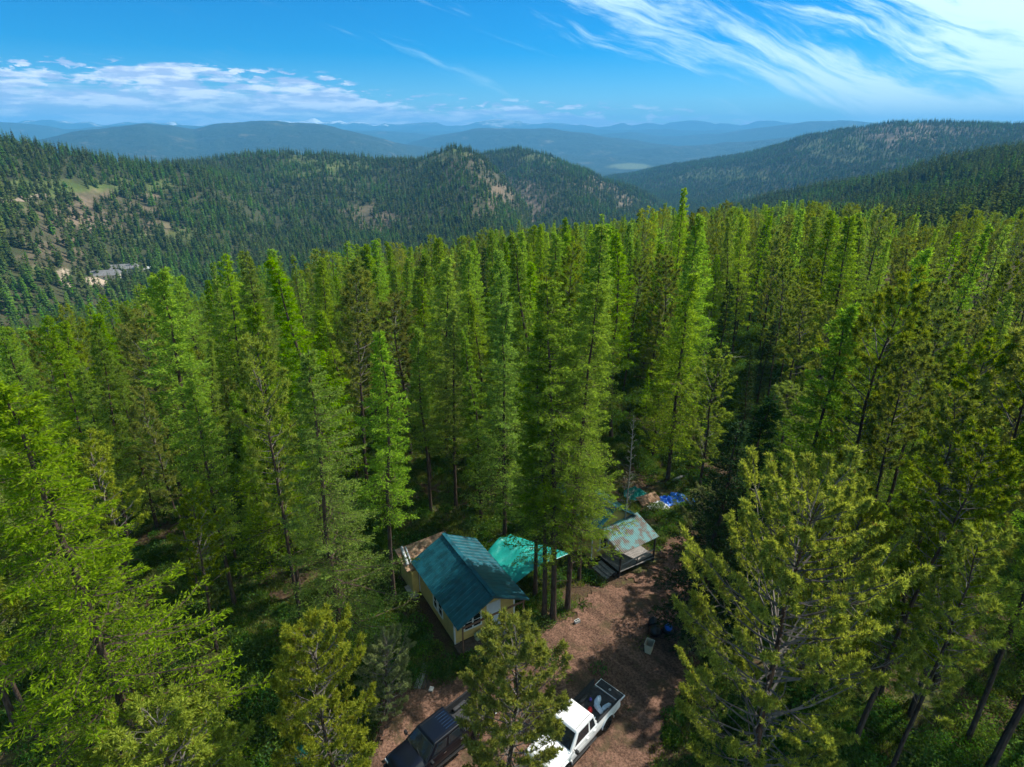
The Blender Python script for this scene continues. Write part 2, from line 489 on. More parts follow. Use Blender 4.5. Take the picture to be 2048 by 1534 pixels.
def land_material():
    m = bpy.data.materials.new('forest_floor')
    m.use_nodes = True
    t = NT(m.node_tree)
    b = m.node_tree.nodes['Principled BSDF']
    b.inputs['Roughness'].default_value = 0.95
    b.inputs['Specular IOR Level'].default_value = 0.1
    P = t.n('ShaderNodeNewGeometry').outputs['Position']
    n_ = t.noise(P, 0.22, 6, 0.65)
    n2_ = t.noise(P, 1.7, 6, 0.7)
    n3_ = t.noise(P, 9, 4, 0.7)
    soil = t.mix(t.rng(n3_, 0.35, 0.65), (0.040, 0.026, 0.017), (0.10, 0.064, 0.038))
    grass = t.mix(t.rng(n2_, 0.35, 0.65), (0.038, 0.055, 0.014), (0.10, 0.105, 0.032))
    c = t.mix(t.rng(t.math('ADD', n_, t.math('MULTIPLY', n2_, 0.5)), 0.68, 0.90), soil, grass)
    def att(nm):
        a = t.n('ShaderNodeAttribute', attribute_name=nm)
        return a.outputs['Fac']
    nh = t.noise(P, 0.02, 8, 0.7)
    scr = t.mix(t.rng(nh, 0.4, 0.6), (0.075, 0.060, 0.038), (0.19, 0.135, 0.095))
    gr = t.mix(t.rng(nh, 0.38, 0.6), (0.06, 0.095, 0.022), (0.13, 0.155, 0.045))
    sepp = t.n('ShaderNodeSeparateXYZ'); t.put(sepp.inputs[0], P)
    ln = t.n('ShaderNodeVectorMath', operation='LENGTH'); t.put(ln.inputs[0], P)
    dist = ln.outputs['Value']
    far = t.rng(dist, 3200, 5600)
    # beyond the built woods: dark conifer cover with lighter cuts
    ff = t.noise(P, 0.0035, 9, 0.72)
    fcol = t.mix(t.rng(t.noise(P, 0.03, 4, 0.8), 0.35, 0.65), (0.016, 0.030, 0.016), (0.04, 0.058, 0.028))
    fcol = t.mix(t.rng(ff, 0.56, 0.70), fcol, (0.13, 0.12, 0.07))
    c = t.mix(t.rng(dist, 250, 600, 0, 0.8), c, (0.035, 0.044, 0.018))
    c = t.mix(att('grass'), c, gr)
    c = t.mix(att('scree'), c, scr)
    c = t.mix(far, c, fcol)
    snowm = t.math('MULTIPLY', t.rng(dist, 16200, 17200), t.rng(t.math('ADD', sepp.outputs[2], t.math('MULTIPLY', t.math('SUBTRACT', t.noise(P, 0.0018, 7, 0.75), 0.5), 900)), 260, 380))
    snowm = t.math('MULTIPLY', snowm, t.rng(sepp.outputs[0], 2500, -3500))
    c = t.mix(snowm, c, (0.88, 0.90, 0.92))
    c = t.mix(att('meadow'), c, (0.32, 0.36, 0.16))
    c = t.mix(att('yard'), c, (0.36, 0.28, 0.21))
    t.put(b.inputs['Base Color'], c)
    bn = t.n('ShaderNodeBump')
    bn.inputs['Strength'].default_value = 0.9
    bn.inputs['Distance'].default_value = 0.12
    t.put(bn.inputs['Height'], n2_)
    bf = t.n('ShaderNodeBump')
    bf.inputs['Strength'].default_value = 0.8
    bf.inputs['Distance'].default_value = 60
    t.put(bf.inputs['Height'], t.math('MULTIPLY', t.noise(P, 0.006, 9, 0.75), far))
    t.put(bf.inputs['Normal'], bn.outputs[0])
    t.put(b.inputs['Normal'], bf.outputs[0])
    return m


M_LAND = land_material()
sheet('ground', 0, IA, M_LAND)
sheet('hills', IA, IB, M_LAND)
sheet('mountains', IB, len(RADII) - 1, M_LAND)

# the air between here and the far ranges
hz = MB().box((-21500, -21500, -420), (21500, 21500, 530))
hm = bpy.data.materials.new('air')
hm.use_nodes = True
hm.node_tree.nodes.clear()
hv = hm.node_tree.nodes.new('ShaderNodeVolumePrincipled')
hv.inputs['Color'].default_value = (*HAZE_COLOR, 1)
hv.inputs['Density'].default_value = HAZE_DENSITY
ho = hm.node_tree.nodes.new('ShaderNodeOutputMaterial')
hm.node_tree.links.new(hv.outputs[0], ho.inputs['Volume'])
haze = hz.build('haze', hm)
tag(haze, kind='stuff')
# ------------------------------------------------------------------ foliage materials
def leaf_mat(name, c1, c2, trans=0.4, hue=0.03, objvar=0.35, brown=0.0, brownc=(0.16, 0.07, 0.02), tboost=(1.5, 1.5, 0.7)):
    m = bpy.data.materials.new(name)
    m.use_nodes = True
    t = NT(m.node_tree)
    m.node_tree.nodes.clear()
    gi = t.n('ShaderNodeNewGeometry')
    oi = t.n('ShaderNodeObjectInfo')
    r1 = gi.outputs['Random Per Island']; r2 = oi.outputs['Random']
    c = t.mix(r1, c1, c2)
    if brown:
        c = t.mix(t.math('MULTIPLY', t.math('LESS_THAN', t.math('FRACT', t.math('MULTIPLY', r1, 37.7)), brown), 0.9), c, brownc)
    h = t.n('ShaderNodeHueSaturation')
    t.put(h.inputs['Hue'], t.rng(t.math('FRACT', t.math('MULTIPLY', r2, 7.31)), 0, 1, 0.5 - hue, 0.5 + hue, False))
    t.put(h.inputs['Saturation'], t.rng(t.math('FRACT', t.math('MULTIPLY', r2, 3.77)), 0, 1, 0.85, 1.08, False))
    t.put(h.inputs['Value'], t.rng(r2, 0, 1, 1 - objvar, 1 + objvar, False))
    t.put(h.inputs['Color'], c)
    d = t.n('ShaderNodeBsdfDiffuse'); t.put(d.inputs[0], h.outputs[0])
    tr = t.n('ShaderNodeBsdfTranslucent')
    t.put(tr.inputs[0], t.mix(1.0, h.outputs[0], tboost, 'MULTIPLY'))
    mx = t.n('ShaderNodeMixShader'); mx.inputs[0].default_value = trans
    m.node_tree.links.new(d.outputs[0], mx.inputs[1]); m.node_tree.links.new(tr.outputs[0], mx.inputs[2])
    o = t.n('ShaderNodeOutputMaterial')
    m.node_tree.links.new(mx.outputs[0], o.inputs[0])
    return m


L_LARCH = leaf_mat('larch_needles', (0.100, 0.185, 0.012), (0.250, 0.365, 0.024), 0.54, 0.013, 0.25)
L_HLARCH = leaf_mat('feathery_larch_needles', (0.100, 0.170, 0.014), (0.250, 0.345, 0.028), 0.52, 0.006, 0.08)
L_PINE = leaf_mat('pine_needles', (0.105, 0.145, 0.015), (0.270, 0.310, 0.034), 0.38, 0.018, 0.28, 0.012)
L_OLIVE = leaf_mat('olive_pine_needles', (0.130, 0.165, 0.018), (0.350, 0.380, 0.045), 0.44, 0.01, 0.15, 0.02)  # yellow olive needles of the big and young near pines
L_FIR = leaf_mat('fir_needles', (0.018, 0.042, 0.014), (0.042, 0.080, 0.022), 0.22, 0.02, 0.3)
L_SAGE = leaf_mat('pale_pine_needles', (0.14, 0.18, 0.07), (0.29, 0.34, 0.14), 0.4, 0.01, 0.2)
L_FAR = leaf_mat('distant_needles', (0.046, 0.076, 0.017), (0.095, 0.138, 0.030), 0.30, 0.03, 0.42)
L_FARL = leaf_mat('distant_larch_needles', (0.055, 0.12, 0.014), (0.095, 0.19, 0.022), 0.35, 0.02, 0.3)
L_SHRUB = leaf_mat('shrub_leaves', (0.036, 0.085, 0.014), (0.095, 0.170, 0.026), 0.4, 0.03, 0.35)
L_GRASS = leaf_mat('grass_blades', (0.075, 0.13, 0.020), (0.22, 0.24, 0.060), 0.35, 0.03, 0.3)
M_BARK = mat('bark', (0.075, 0.052, 0.040), 0.95, var=0.45, scale=7, bump=0.8, bscale=14, stretch=(1, 1, 0.25), spec=0.1)
M_REDBARK = mat('red_bark', (0.115, 0.062, 0.040), 0.95, var=0.5, scale=7, bump=0.8, bscale=14, stretch=(1, 1, 0.25), spec=0.1)
M_TWIG = mat('grey_twigs', (0.135, 0.118, 0.105), 0.9, var=0.3, scale=3, spec=0.1)
M_DEAD = mat('dead_wood', (0.30, 0.27, 0.25), 0.9, var=0.3, scale=5, spec=0.1)


class QB:
    """gathers quads as arrays"""
    def __init__(s):
        s.v = []; s.m = []
    def quads(s, a, mi):            # a: (n, 4, 3)
        a = np.asarray(a, np.float32)
        s.v.append(a.reshape(-1, 3)); s.m.append(np.full(len(a), mi, np.int32))
    def tube(s, pts, rad, n, mi):
        pts = np.asarray(pts, float); rad = np.asarray(rad, float)
        d = np.gradient(pts, axis=0); d /= np.linalg.norm(d, axis=1)[:, None] + 1e-9
        up = np.where(np.abs(d[:, 2:3]) < 0.9, np.array([[0, 0, 1.0]]), np.array([[1.0, 0, 0]]))
        a = np.cross(d, up); a /= np.linalg.norm(a, axis=1)[:, None] + 1e-9
        b = np.cross(a, d)
        t = np.arange(n) * 2 * math.pi / n
        ring = pts[:, None] + (a[:, None] * np.cos(t)[None, :, None] + b[:, None] * np.sin(t)[None, :, None]) * rad[:, None, None]
        r2 = np.roll(ring, -1, axis=1)
        q = np.stack([ring[:-1], r2[:-1], r2[1:], ring[1:]], axis=2).reshape(-1, 4, 3)
        s.quads(q, mi)
    def mesh(s, name, mats, weld=False):
        v = np.concatenate(s.v); m = np.concatenate(s.m)
        me = bpy.data.meshes.new(name)
        me.vertices.add(len(v)); me.vertices.foreach_set('co', v.astype(np.float32).ravel())
        me.loops.add(len(v)); me.loops.foreach_set('vertex_index', np.arange(len(v), dtype=np.int32))
        me.polygons.add(len(m)); me.polygons.foreach_set('loop_start', np.arange(len(m), dtype=np.int32) * 4)
        me.polygons.foreach_set('material_index', m)
        for q in mats: me.materials.append(q)
        me.update(calc_edges=True)
        return me


def kites(q, c, d, ln, wd, rng, mi, cross=True):
    """slim diamond shaped sprays at c along d"""
    n = len(c)
    d = d / (np.linalg.norm(d, axis=1)[:, None] + 1e-9)
    r = rng.normal(size=(n, 3))
    w1 = np.cross(d, r); w1 /= np.linalg.norm(w1, axis=1)[:, None] + 1e-9
    L_ = ln[:, None]; W_ = wd[:, None]
    for k in range(2 if cross else 1):
        w_ = w1 if k == 0 else np.cross(d, w1)
        q.quads(np.stack([c, c + d * L_ * 0.45 + w_ * W_, c + d * L_, c + d * L_ * 0.45 - w_ * W_], 1), mi)


def conifer(seed, H=22.0, zb=0.3, rm=2.6, nb=110, ntw=13, ntf=6, style='larch', detail=1.0, tuft=0.16, dead=6, shape=0.8, gaps=0.15, r0=0.17, leaf=None, bark=None, wonk=0.12):
    """returns (trunk mesh, crown mesh)"""
    rng = np.random.default_rng(seed)
    T_ = QB(); C_ = QB()
    nz = 14
    zz = np.linspace(0, H, nz)
    off = np.cumsum(rng.normal(size=(nz, 2)) * wonk, axis=0) * (zz / H)[:, None]
    pts = np.column_stack([off, zz]); pts[0, 2] = -0.5
    rad = r0 * (1 - (zz / H)) ** 0.8 + 0.012
    rad[0] *= 1.35
    T_.tube(pts, rad, 9 if detail > 0.5 else 5, 0)
    def ax(z):
        return np.array([np.interp(z, zz, off[:, 0]), np.interp(z, zz, off[:, 1]), z])
    # dead stubs below the crown
    for i in range(dead):
        z = H * (0.08 + (zb - 0.05) * rng.random()); a = rng.random() * 6.28; L_ = rng.uniform(0.3, 1.3)
        p0 = ax(z); dv = np.array([math.cos(a), math.sin(a), rng.uniform(-0.45, 0.2)])
        T_.tube([p0, p0 + dv * L_ * 0.6, p0 + dv * L_ + [0, 0, -0.1 * L_]], [0.022, 0.014, 0.006], 3, 0)
    gap_az = rng.random(3) * 6.28; gap_z = rng.random(3)
    lean = rng.random() * 6.28
    for i in range(nb):
        t = (i + rng.random() * 0.8) / nb
        z = H * (zb + (1 - zb) * (t ** 0.92) * 0.985)
        tz = (z / H - zb) / (1 - zb)
        if style == 'pine':
            prof = (0.45 + 1.15 * math.sin(math.pi * min(1, (1 - tz) ** shape * 0.80))) * 0.63 if tz < 1 else 0.2
        elif style == 'fir':
            prof = (1 - tz) ** 0.75 + 0.03
        else:
            prof = ((1 - tz) ** shape) * (0.72 + 0.28 * min(1, tz * 4)) + 0.04
        L_ = rm * prof * rng.uniform(0.62, 1.18)
        a = i * 2.39996 + rng.normal() * 0.35
        L_ *= (1 + (0.08 if seed > 60 else 0.2) * math.cos(a - lean)) * (1 + (0.05 if seed > 60 else 0.16) * math.sin(a * 2 + tz * 9 + seed))
        if any(abs(((a - g + math.pi) % 6.283) - math.pi) < 0.55 and abs(tz - gz) < 0.13 for g, gz in zip(gap_az, gap_z)) and rng.random() < gaps * 4:
            L_ *= 0.45
        if L_ < 0.12: L_ = 0.12
        e0 = {'larch': 0.30 * tz - 0.12, 'pine': 0.10 + 0.5 * tz, 'fir': -0.30 + 0.35 * tz}[style] + rng.normal() * 0.10
        cu = {'larch': 0.10, 'pine': 0.30, 'fir': 0.12}[style] + rng.normal() * 0.05
        sg = {'larch': -0.22, 'pine': 0.0, 'fir': -0.15}[style]
        s_ = np.linspace(0, 1, 6)
        wig = np.cumsum(rng.normal(size=6)) * 0.05 * L_ * (1.6 if style == 'pine' else 0.8) * s_
        ca, sa = math.cos(a), math.sin(a)
        bx_ = s_ * L_ * math.cos(e0)
        bz_ = L_ * (s_ * math.sin(e0) + sg * s_ * (1 - s_) + cu * s_ * s_)
        P0 = ax(z)
        P = np.column_stack([P0[0] + bx_ * ca - wig * sa, P0[1] + bx_ * sa + wig * ca, z + bz_])
        br = (0.009 + 0.010 * L_) * (1.15 if style == 'pine' else 0.9)
        C_.tube(P, br * (1 - 0.8 * s_), 3, 1)
        # twigs
        nt = max(3, int(ntw * (0.35 + 0.65 * min(1, L_ / rm)) * detail))
        st = 0.14 + 0.86 * (np.arange(nt) + rng.random(nt)) / nt if style != 'pine' else 0.30 + 0.70 * np.sqrt((np.arange(nt) + rng.random(nt)) / nt)
        base = np.column_stack([np.interp(st, s_, P[:, k]) for k in range(3)])
        side = np.where(np.arange(nt) % 2 == 0, 1, -1)
        ang = a + side * rng.uniform(0.55, 1.25, nt) * (1 - 0.35 * st)
        upz = {'larch': rng.normal(size=nt) * 0.16 - 0.10, 'pine': rng.uniform(0.0, 0.75, nt), 'fir': rng.normal(size=nt) * 0.15 - 0.2}[style]
        td = np.column_stack([np.cos(ang), np.sin(ang), upz])
        tl = {'larch': (0.15 + 0.42 * L_ * (1.05 - st)), 'pine': (0.20 + 0.22 * L_ * (1.1 - st)), 'fir': (0.15 + 0.34 * L_ * (1.05 - st))}[style] * rng.uniform(0.6, 1.25, nt)
        end = base + td * tl[:, None]
        # twig ribbons
        wv_ = np.cross(td, rng.normal(size=(nt, 3))); wv_ /= np.linalg.norm(wv_, axis=1)[:, None]
        w0 = 0.008 if style != 'pine' else 0.014
        C_.quads(np.stack([base - wv_ * w0, base + wv_ * w0, end + wv_ * w0 * 0.4, end - wv_ * w0 * 0.4], 1), 1)
        if style == 'pine':
            # rounded needle brushes at the twig ends
            tips = np.vstack([end, P[-1:], base[nt // 2:] * 0.4 + end[nt // 2:] * 0.6])
            dirs = np.vstack([td, (P[-1] - P[-2])[None] / (np.linalg.norm(P[-1] - P[-2]) + 1e-9), td[nt // 2:]])
            k = ntf
            c = np.repeat(tips, k, 0); dd = np.repeat(dirs, k, 0)
            dr = dd * 0.6 + rng.normal(size=c.shape) * 0.75 + np.array([0, 0, 0.3])
            n = len(c)
            kites(C_, c - dd * rng.uniform(0, 0.12, n)[:, None], dr, tuft * rng.uniform(0.75, 1.35, n), np.full(n, tuft * 0.12), rng, 0, cross=False)
        else:
            k = ntf
            u = (np.arange(k)[None, :] + rng.random((nt, k))) / k
            lens = tl[:, None]
            c = (base[:, None] + td[:, None] * (u * lens)[..., None]).reshape(-1, 3)
            dd = np.repeat(td, k, 0)
            # needles along the branch itself
            ub = rng.random(nt) * 0.85 + 0.15
            c2 = np.column_stack([np.interp(ub, s_, P[:, k2]) for k2 in range(3)])
            d2 = np.tile([ca, sa, 0.1], (nt, 1))
            c = np.vstack([c, c2]); dd = np.vstack([dd, d2])
            n = len(c)
            spread = 0.55 if style == 'larch' else 0.5
            dr = dd * 0.8 + rng.normal(size=c.shape) * spread + np.array([0, 0, 0.12 if style == 'larch' else -0.1])
            kites(C_, c + rng.normal(size=c.shape) * 0.025, dr, tuft * rng.uniform(0.7, 1.4, n), np.full(n, tuft * (0.16 if detail >= 1 else 0.21)), rng, 0, cross=False)
    lf = leaf or {'larch': L_LARCH, 'pine': L_PINE, 'fir': L_FIR}[style]
    return T_.mesh('trunk', [bark or M_BARK]), C_.mesh('crown', [lf, M_TWIG if style == 'pine' else M_BARK])


def snag(seed, H=15, nb=70, rm=1.8, zb=0.15):
    rng = np.random.default_rng(seed)
    q = QB(); c = QB()
    zz = np.linspace(0, H, 10)
    q.tube(np.column_stack([np.cumsum(rng.normal(size=10)) * 0.05, np.cumsum(rng.normal(size=10)) * 0.05, zz]), 0.14 * (1 - zz / H) ** 0.8 + 0.012, 8, 0)
    for i in range(nb):
        t = i / nb; z = H * (zb + (1 - zb) * t); a = i * 2.4 + rng.normal() * 0.4
        L_ = rm * (1 - 0.75 * t) * rng.uniform(0.5, 1.15)
        s_ = np.linspace(0, 1, 5)
        P = np.column_stack([s_ * L_ * math.cos(a), s_ * L_ * math.sin(a), z + L_ * (0.15 * s_ + 0.2 * s_ * s_ + rng.normal() * 0.1 * s_)])
        c.tube(P, (0.010 + 0.008 * L_) * (1 - 0.8 * s_), 3, 0)
        for j in range(7):
            st = rng.uniform(0.3, 1); b = np.array([np.interp(st, s_, P[:, k]) for k in range(3)])
            an = a + rng.choice([-1, 1]) * rng.uniform(0.4, 1.1)
            e = b + np.array([math.cos(an), math.sin(an), rng.uniform(-0.1, 0.7)]) * L_ * 0.35 * rng.uniform(0.5, 1.1)
            c.tube([b, (b + e) / 2 + rng.normal(size=3) * 0.03, e], [0.009, 0.007, 0.004], 3, 0)
    return q.mesh('trunk', [M_DEAD]), c.mesh('branches', [M_DEAD])


def far_tree(seed, H, rm, leaf, n=90, shape=0.85, zb=0.1):
    rng = np.random.default_rng(seed)
    q = QB()
    q.tube([[0, 0, -0.5], [0, 0, H * 0.97]], [0.22, 0.03], 4, 1)
    t = np.sqrt(rng.random(n)) if shape > 0 else rng.random(n)
    t = 1 - t                                                   # more near the bottom
    z = H * (zb + (1 - zb) * t)
    a = rng.random(n) * 6.283
    r = rm * ((1 - t) ** shape + 0.05) * rng.uniform(0.75, 1.15, n)
    c = np.column_stack([0 * z, 0 * z, z + 0.35])
    out = np.column_stack([np.cos(a), np.sin(a), np.full(n, -0.42)]) * r[:, None]
    w_ = np.column_stack([-np.sin(a), np.cos(a), rng.normal(size=n) * 0.35]) * (0.30 * r + 0.18)[:, None]
    q.quads(np.stack([c, c + out * 0.6 + w_, c + out, c + out * 0.6 - w_], 1), 0)
    return q.mesh('conifer', [leaf, M_BARK])


rngP = np.random.default_rng(77)
# near and middle distance kinds, all about 22 m tall
LARCH = [conifer(1, 22, 0.14, 3.5, 170, 21, 8, shape=0.95, tuft=0.21), conifer(2, 22, 0.28, 2.9, 145, 20, 8, shape=0.75, tuft=0.21), conifer(3, 22, 0.09, 4.0, 170, 21, 8, shape=1.1, gaps=0.2, tuft=0.21), conifer(4, 22, 0.38, 2.8, 125, 19, 8, shape=0.95, gaps=0.25, tuft=0.21), conifer(7, 22, 0.22, 3.1, 130, 19, 8, shape=1.2, gaps=0.35, tuft=0.21, wonk=0.2)]
PINES = [conifer(11, 20, 0.42, 2.1, 84, 14, 14, 'pine', tuft=0.24, dead=26, gaps=0.25, r0=0.15), conifer(12, 20, 0.58, 1.9, 62, 13, 14, 'pine', tuft=0.24, dead=34, r0=0.14), conifer(13, 20, 0.30, 2.3, 100, 14, 14, 'pine', tuft=0.24, dead=18, gaps=0.25, r0=0.16), conifer(14, 20, 0.50, 1.7, 70, 12, 14, 'pine', tuft=0.24, dead=40, gaps=0.4, r0=0.13, wonk=0.3)]
FIRS = [conifer(21, 20, 0.04, 2.7, 170, 16, 8, 'fir', tuft=0.20, dead=0, r0=0.16), conifer(22, 20, 0.12, 2.1, 130, 15, 7, 'fir', tuft=0.20, dead=3, r0=0.15)]
MLARCH = [conifer(31, 22, 0.18, 3.1, 110, 9, 5, detail=0.9, tuft=0.34, dead=2, shape=0.95), conifer(32, 22, 0.32, 2.6, 95, 9, 5, detail=0.9, tuft=0.34, dead=2, shape=0.9), conifer(33, 22, 0.10, 3.6, 115, 10, 5, detail=0.9, tuft=0.34, dead=0, shape=1.1), conifer(34, 22, 0.25, 2.5, 90, 8, 5, detail=0.9, tuft=0.34, dead=0, shape=1.0, gaps=0.3)]
MPINES = [conifer(41, 20, 0.45, 2.0, 64, 8, 7, 'pine', detail=0.8, tuft=0.40, dead=6), conifer(42, 20, 0.30, 2.1, 72, 8, 7, 'pine', detail=0.8, tuft=0.40, dead=4), conifer(43, 20, 0.55, 1.7, 50, 8, 7, 'pine', detail=0.8, tuft=0.40, dead=6, gaps=0.3, wonk=0.25)]
MFIRS = [conifer(51, 20, 0.08, 2.2, 100, 7, 5, 'fir', detail=0.8, tuft=0.38, dead=0)]
HLARCH = [conifer(5, 22, 0.13, 4.4, 165, 28, 13, shape=0.95, tuft=0.15, leaf=L_HLARCH), conifer(6, 22, 0.20, 3.7, 150, 26, 13, shape=0.8, tuft=0.15, leaf=L_HLARCH), conifer(8, 22, 0.27, 4.0, 150, 27, 13, shape=0.85, tuft=0.15, leaf=L_HLARCH, dead=14)]
HPINE = [conifer(61, 18, 0.12, 5.4, 165, 30, 24, 'pine', tuft=0.20, dead=8, gaps=0.2, r0=0.24, leaf=L_OLIVE, bark=M_REDBARK, shape=0.9),
         conifer(62, 11, 0.10, 2.7, 120, 24, 20, 'pine', tuft=0.19, dead=2, r0=0.13, leaf=L_OLIVE, shape=0.85),
         conifer(63, 9, 0.08, 3.2, 105, 22, 18, 'pine', tuft=0.19, dead=2, r0=0.14, leaf=L_SAGE, shape=0.8)]
SNAG = [snag(71), snag(72, 12, 60, 2.4, 0.1)]


def plant(kind, name, x, y, h, h0, label, cat, group=None, rz=None, width=1.0, lean=(0, 0), z=None, parts=('trunk', 'crown')):
    o = bpy.data.objects.new(name, None)
    col.objects.link(o)
    o.location = (x, y, float(height(x, y)) if z is None else z)
    s = h / h0
    o.scale = (s * width, s * width, s)
    o.rotation_euler = (lean[0], lean[1], random.random() * 6.28 if rz is None else rz)
    tag(o, label, cat, group)
    for nm, me in zip(parts, kind):
        c = bpy.data.objects.new(nm, me); col.objects.link(c); c.parent = o
    return o


def gpx(px, py, z=0.0):
    """ground point of the flat bench seen at a survey pixel"""
    a, te = azel(px, py)
    r = (z - CAMZ) / te
    return r * math.sin(R(a)), r * math.cos(R(a))


def zat(px, py, x, y):
    """height above ground where the sight line of a survey pixel passes over x, y"""
    a, te = azel(px, py)
    return CAMZ + math.hypot(x, y) * te


LIT = [(2.9, 23.2, 1.9), (5.2, 25.2, 1.0), (3, 28, 0), (4.5, 29.5, 0), (5.5, 31, 0), (1, 35.5, 2.2), (2, 34, 2.2), (9.5, 38.3, 2.7), (11.3, 47, .4), (14.5, 46, .4), (10, 21, 9), (11, 23, 12), (11, 20, 5), (4, 33, 15)]
def shades(x, y, h, cb, w_):
    sh = (math.sin(R(SUN_AZ)), math.cos(R(SUN_AZ)))
    n = 0
    for (a, b, c) in LIT:
        u = (x - a) * sh[0] + (y - b) * sh[1]
        if u < 0: continue
        v = abs(-(x - a) * sh[1] + (y - b) * sh[0])
        z = c + u * math.tan(R(SUN_EL))
        if h * cb < z < h and v < w_ * (1 - z / h) + 0.4: n += 1
    return n
random.seed(3)
# ------------------------------------------------------------------ trees set one by one: kind, base pixel, top pixel row, width, name, label
placed = []
def hero(kind, h0, bx_, by_, top, wd, name, label, cat, lean=(0, 0), rz=None, group=None, parts=('trunk', 'crown')):
    x, y = gpx(bx_, by_)
    if math.hypot(x, y) > 46:
        x, y, _ = hit(bx_, by_)
    z0 = float(height(x, y))
    # find the top: a vertical line over the base, its px follows from the height
    zs = np.linspace(1, 45, 400)
    py = topx(np.full(400, x), np.full(400, y), z0 + zs)[1]
    h = float(zs[np.argmin(np.abs(py - top))])
    placed.append((x, y, 1.6))
    nsh = shades(x, y, h, 0.15, wd * (3.5 if kind in HLARCH or kind in LARCH else (4.5 if h0 == 18 else 2.2)))
    if nsh: print('hero shades', label[:50], round(x, 1), round(y, 1), nsh)
    return plant(kind, name, x, y, h, h0, label, cat, group, rz, wd * h0 / h if False else wd, lean, parts=parts)


hero(HLARCH[0], 22, 330, 1660, 735, 1.25, 'larch', 'huge bright green larch filling the lower left corner, thick dark trunk', 'tree', rz=1.0)
hero(HLARCH[1], 22, 175, 1395, 700, 1.10, 'larch', 'bright green larch behind the huge lower left larch', 'tree')
hero(PINES[0], 20, 85, 1500, 1010, 1.0, 'pine', 'olive pine with a crooked grey trunk low at the left edge, under the huge larch', 'tree')
hero(HLARCH[1], 22, -20, 1300, 770, 1.1, 'larch', 'light green larch half cut off by the left edge of the photo', 'tree')
hero(HLARCH[0], 22, 690, 1330, 690, 1.05, 'larch', 'tall spreading bright larch just left of the teal roofed cabin', 'tree', rz=2.4)
hero(LARCH[0], 22, 600, 1190, 600, 1.05, 'larch', 'tall bright larch standing behind the spreading one left of the teal roof', 'tree')
hero(LARCH[3], 22, 790, 1210, 660, 1.0, 'larch', 'slender larch rising at the back left corner of the teal roofed cabin', 'tree')
hero(LARCH[1], 22, 470, 1210, 745, 1.0, 'larch', 'narrow blue green larch standing alone over the dark hollow left of the cabins', 'tree')
hero(HPINE[1], 11, 680, 1600, 1250, 0.8, 'pine', 'bushy pale olive pine with bare grey twigs beside the corrugated metal sheet', 'tree', rz=0.4)
hero(HPINE[2], 9, 775, 1440, 1300, 0.85, 'pine', 'small round grey green pine left of the dark planks', 'tree')
hero(HPINE[1], 11, 1013, 1600, 1280, 0.93, 'pine', 'young olive green pine standing between the black pickup and the white pickup', 'tree', rz=2.0)
hero(HPINE[1], 11, 390, 1780, 1465, 1.2, 'pine', 'young yellow green pine top poking over the bottom edge left of the metal sheet', 'tree', rz=3.0)
hero(HPINE[0], 18, 1485, 1610, 1000, 0.80, 'ponderosa_pine', 'big spreading olive ponderosa pine with grey inner branches, right of the gravel drive', 'tree', rz=0.3)
hero(HPINE[0], 18, 1625, 1395, 1020, 0.58, 'ponderosa_pine', 'smaller yellow green pine just behind and right of the big spreading ponderosa', 'tree', rz=2.2)
hero(FIRS[0], 20, 1395, 1290, 850, 1.5, 'fir', 'dark dense fir at the right edge of the gravel drive, behind the big ponderosa', 'tree')
hero(LARCH[2], 22, 1330, 735, 372, 0.75, 'larch', 'tall narrow spire of a larch standing above the rest of the skyline', 'tree')
hero(PINES[1], 20, 1790, 1300, 690, 0.9, 'pine', 'slim dark trunked pine in the lower right hollow, left of the dark barked one', 'tree')
hero(PINES[1], 20, 1905, 1215, 660, 0.9, 'pine', 'slim pine behind the dark barked one in the lower right hollow', 'tree')
hero(LARCH[4], 22, 1820, 1430, 760, 0.8, 'larch', 'thin larch over the shrubs in the lower right hollow', 'tree')
hero(LARCH[3], 22, 1930, 1490, 800, 0.8, 'larch', 'slim larch low in the bottom right, beside the leaning bare trunk', 'tree')
hero(PINES[3], 20, 1760, 1390, 800, 0.9, 'pine', 'thin pine between the big ponderosa and the lower right hollow', 'tree')
hero(PINES[0], 20, 1990, 1330, 690, 0.9, 'pine', 'pine with a leaning dark trunk between the dark barked pine and the right edge', 'tree', lean=(0, 0.03))
hero(PINES[1], 20, 1690, 1230, 700, 0.8, 'pine', 'slim pine whose dark trunk shows just right of the big ponderosa', 'tree')
hero(FIRS[0], 20, 1440, 1215, 780, 1.4, 'fir', 'second dark fir close behind the dense fir by the gravel drive', 'tree')
hero(HPINE[2], 9, 1395, 1105, 985, 0.95, 'pine', 'low grey green pine with a bare crooked limb, behind the blue tarp heap', 'tree')
hero(HPINE[2], 9, 1375, 1330, 1215, 0.6, 'pine', 'small silvery green pine hanging over the black rubbish bags', 'tree')
hero(PINES[2], 20, 1395, 1010, 700, 1.1, 'pine', 'grey twigged pine with a thin olive crown above the blue tarp heap', 'tree')
hero(PINES[0], 20, 1545, 1100, 780, 1.35, 'pine', 'full olive pine behind the dark fir, right of the grey twigged pine', 'tree')
hero(HLARCH[2], 22, 1106, 1240, 548, 1.02, 'larch', 'tallest larch of the clump over the teal canopy, mid photo, broad bright crown', 'tree', rz=0.9)
hero(LARCH[3], 22, 1088, 1235, 640, 1.0, 'larch', 'slim larch just left of the tallest one in the clump', 'tree')
hero(HLARCH[2], 22, 1135, 1218, 560, 0.95, 'larch', 'broad larch right of the tallest one in the clump, nearest the porch', 'tree', rz=4.0)
hero(LARCH[3], 22, 1070, 1196, 690, 1.0, 'larch', 'shorter larch at the left of the clump, beside the front of the teal canopy', 'tree')
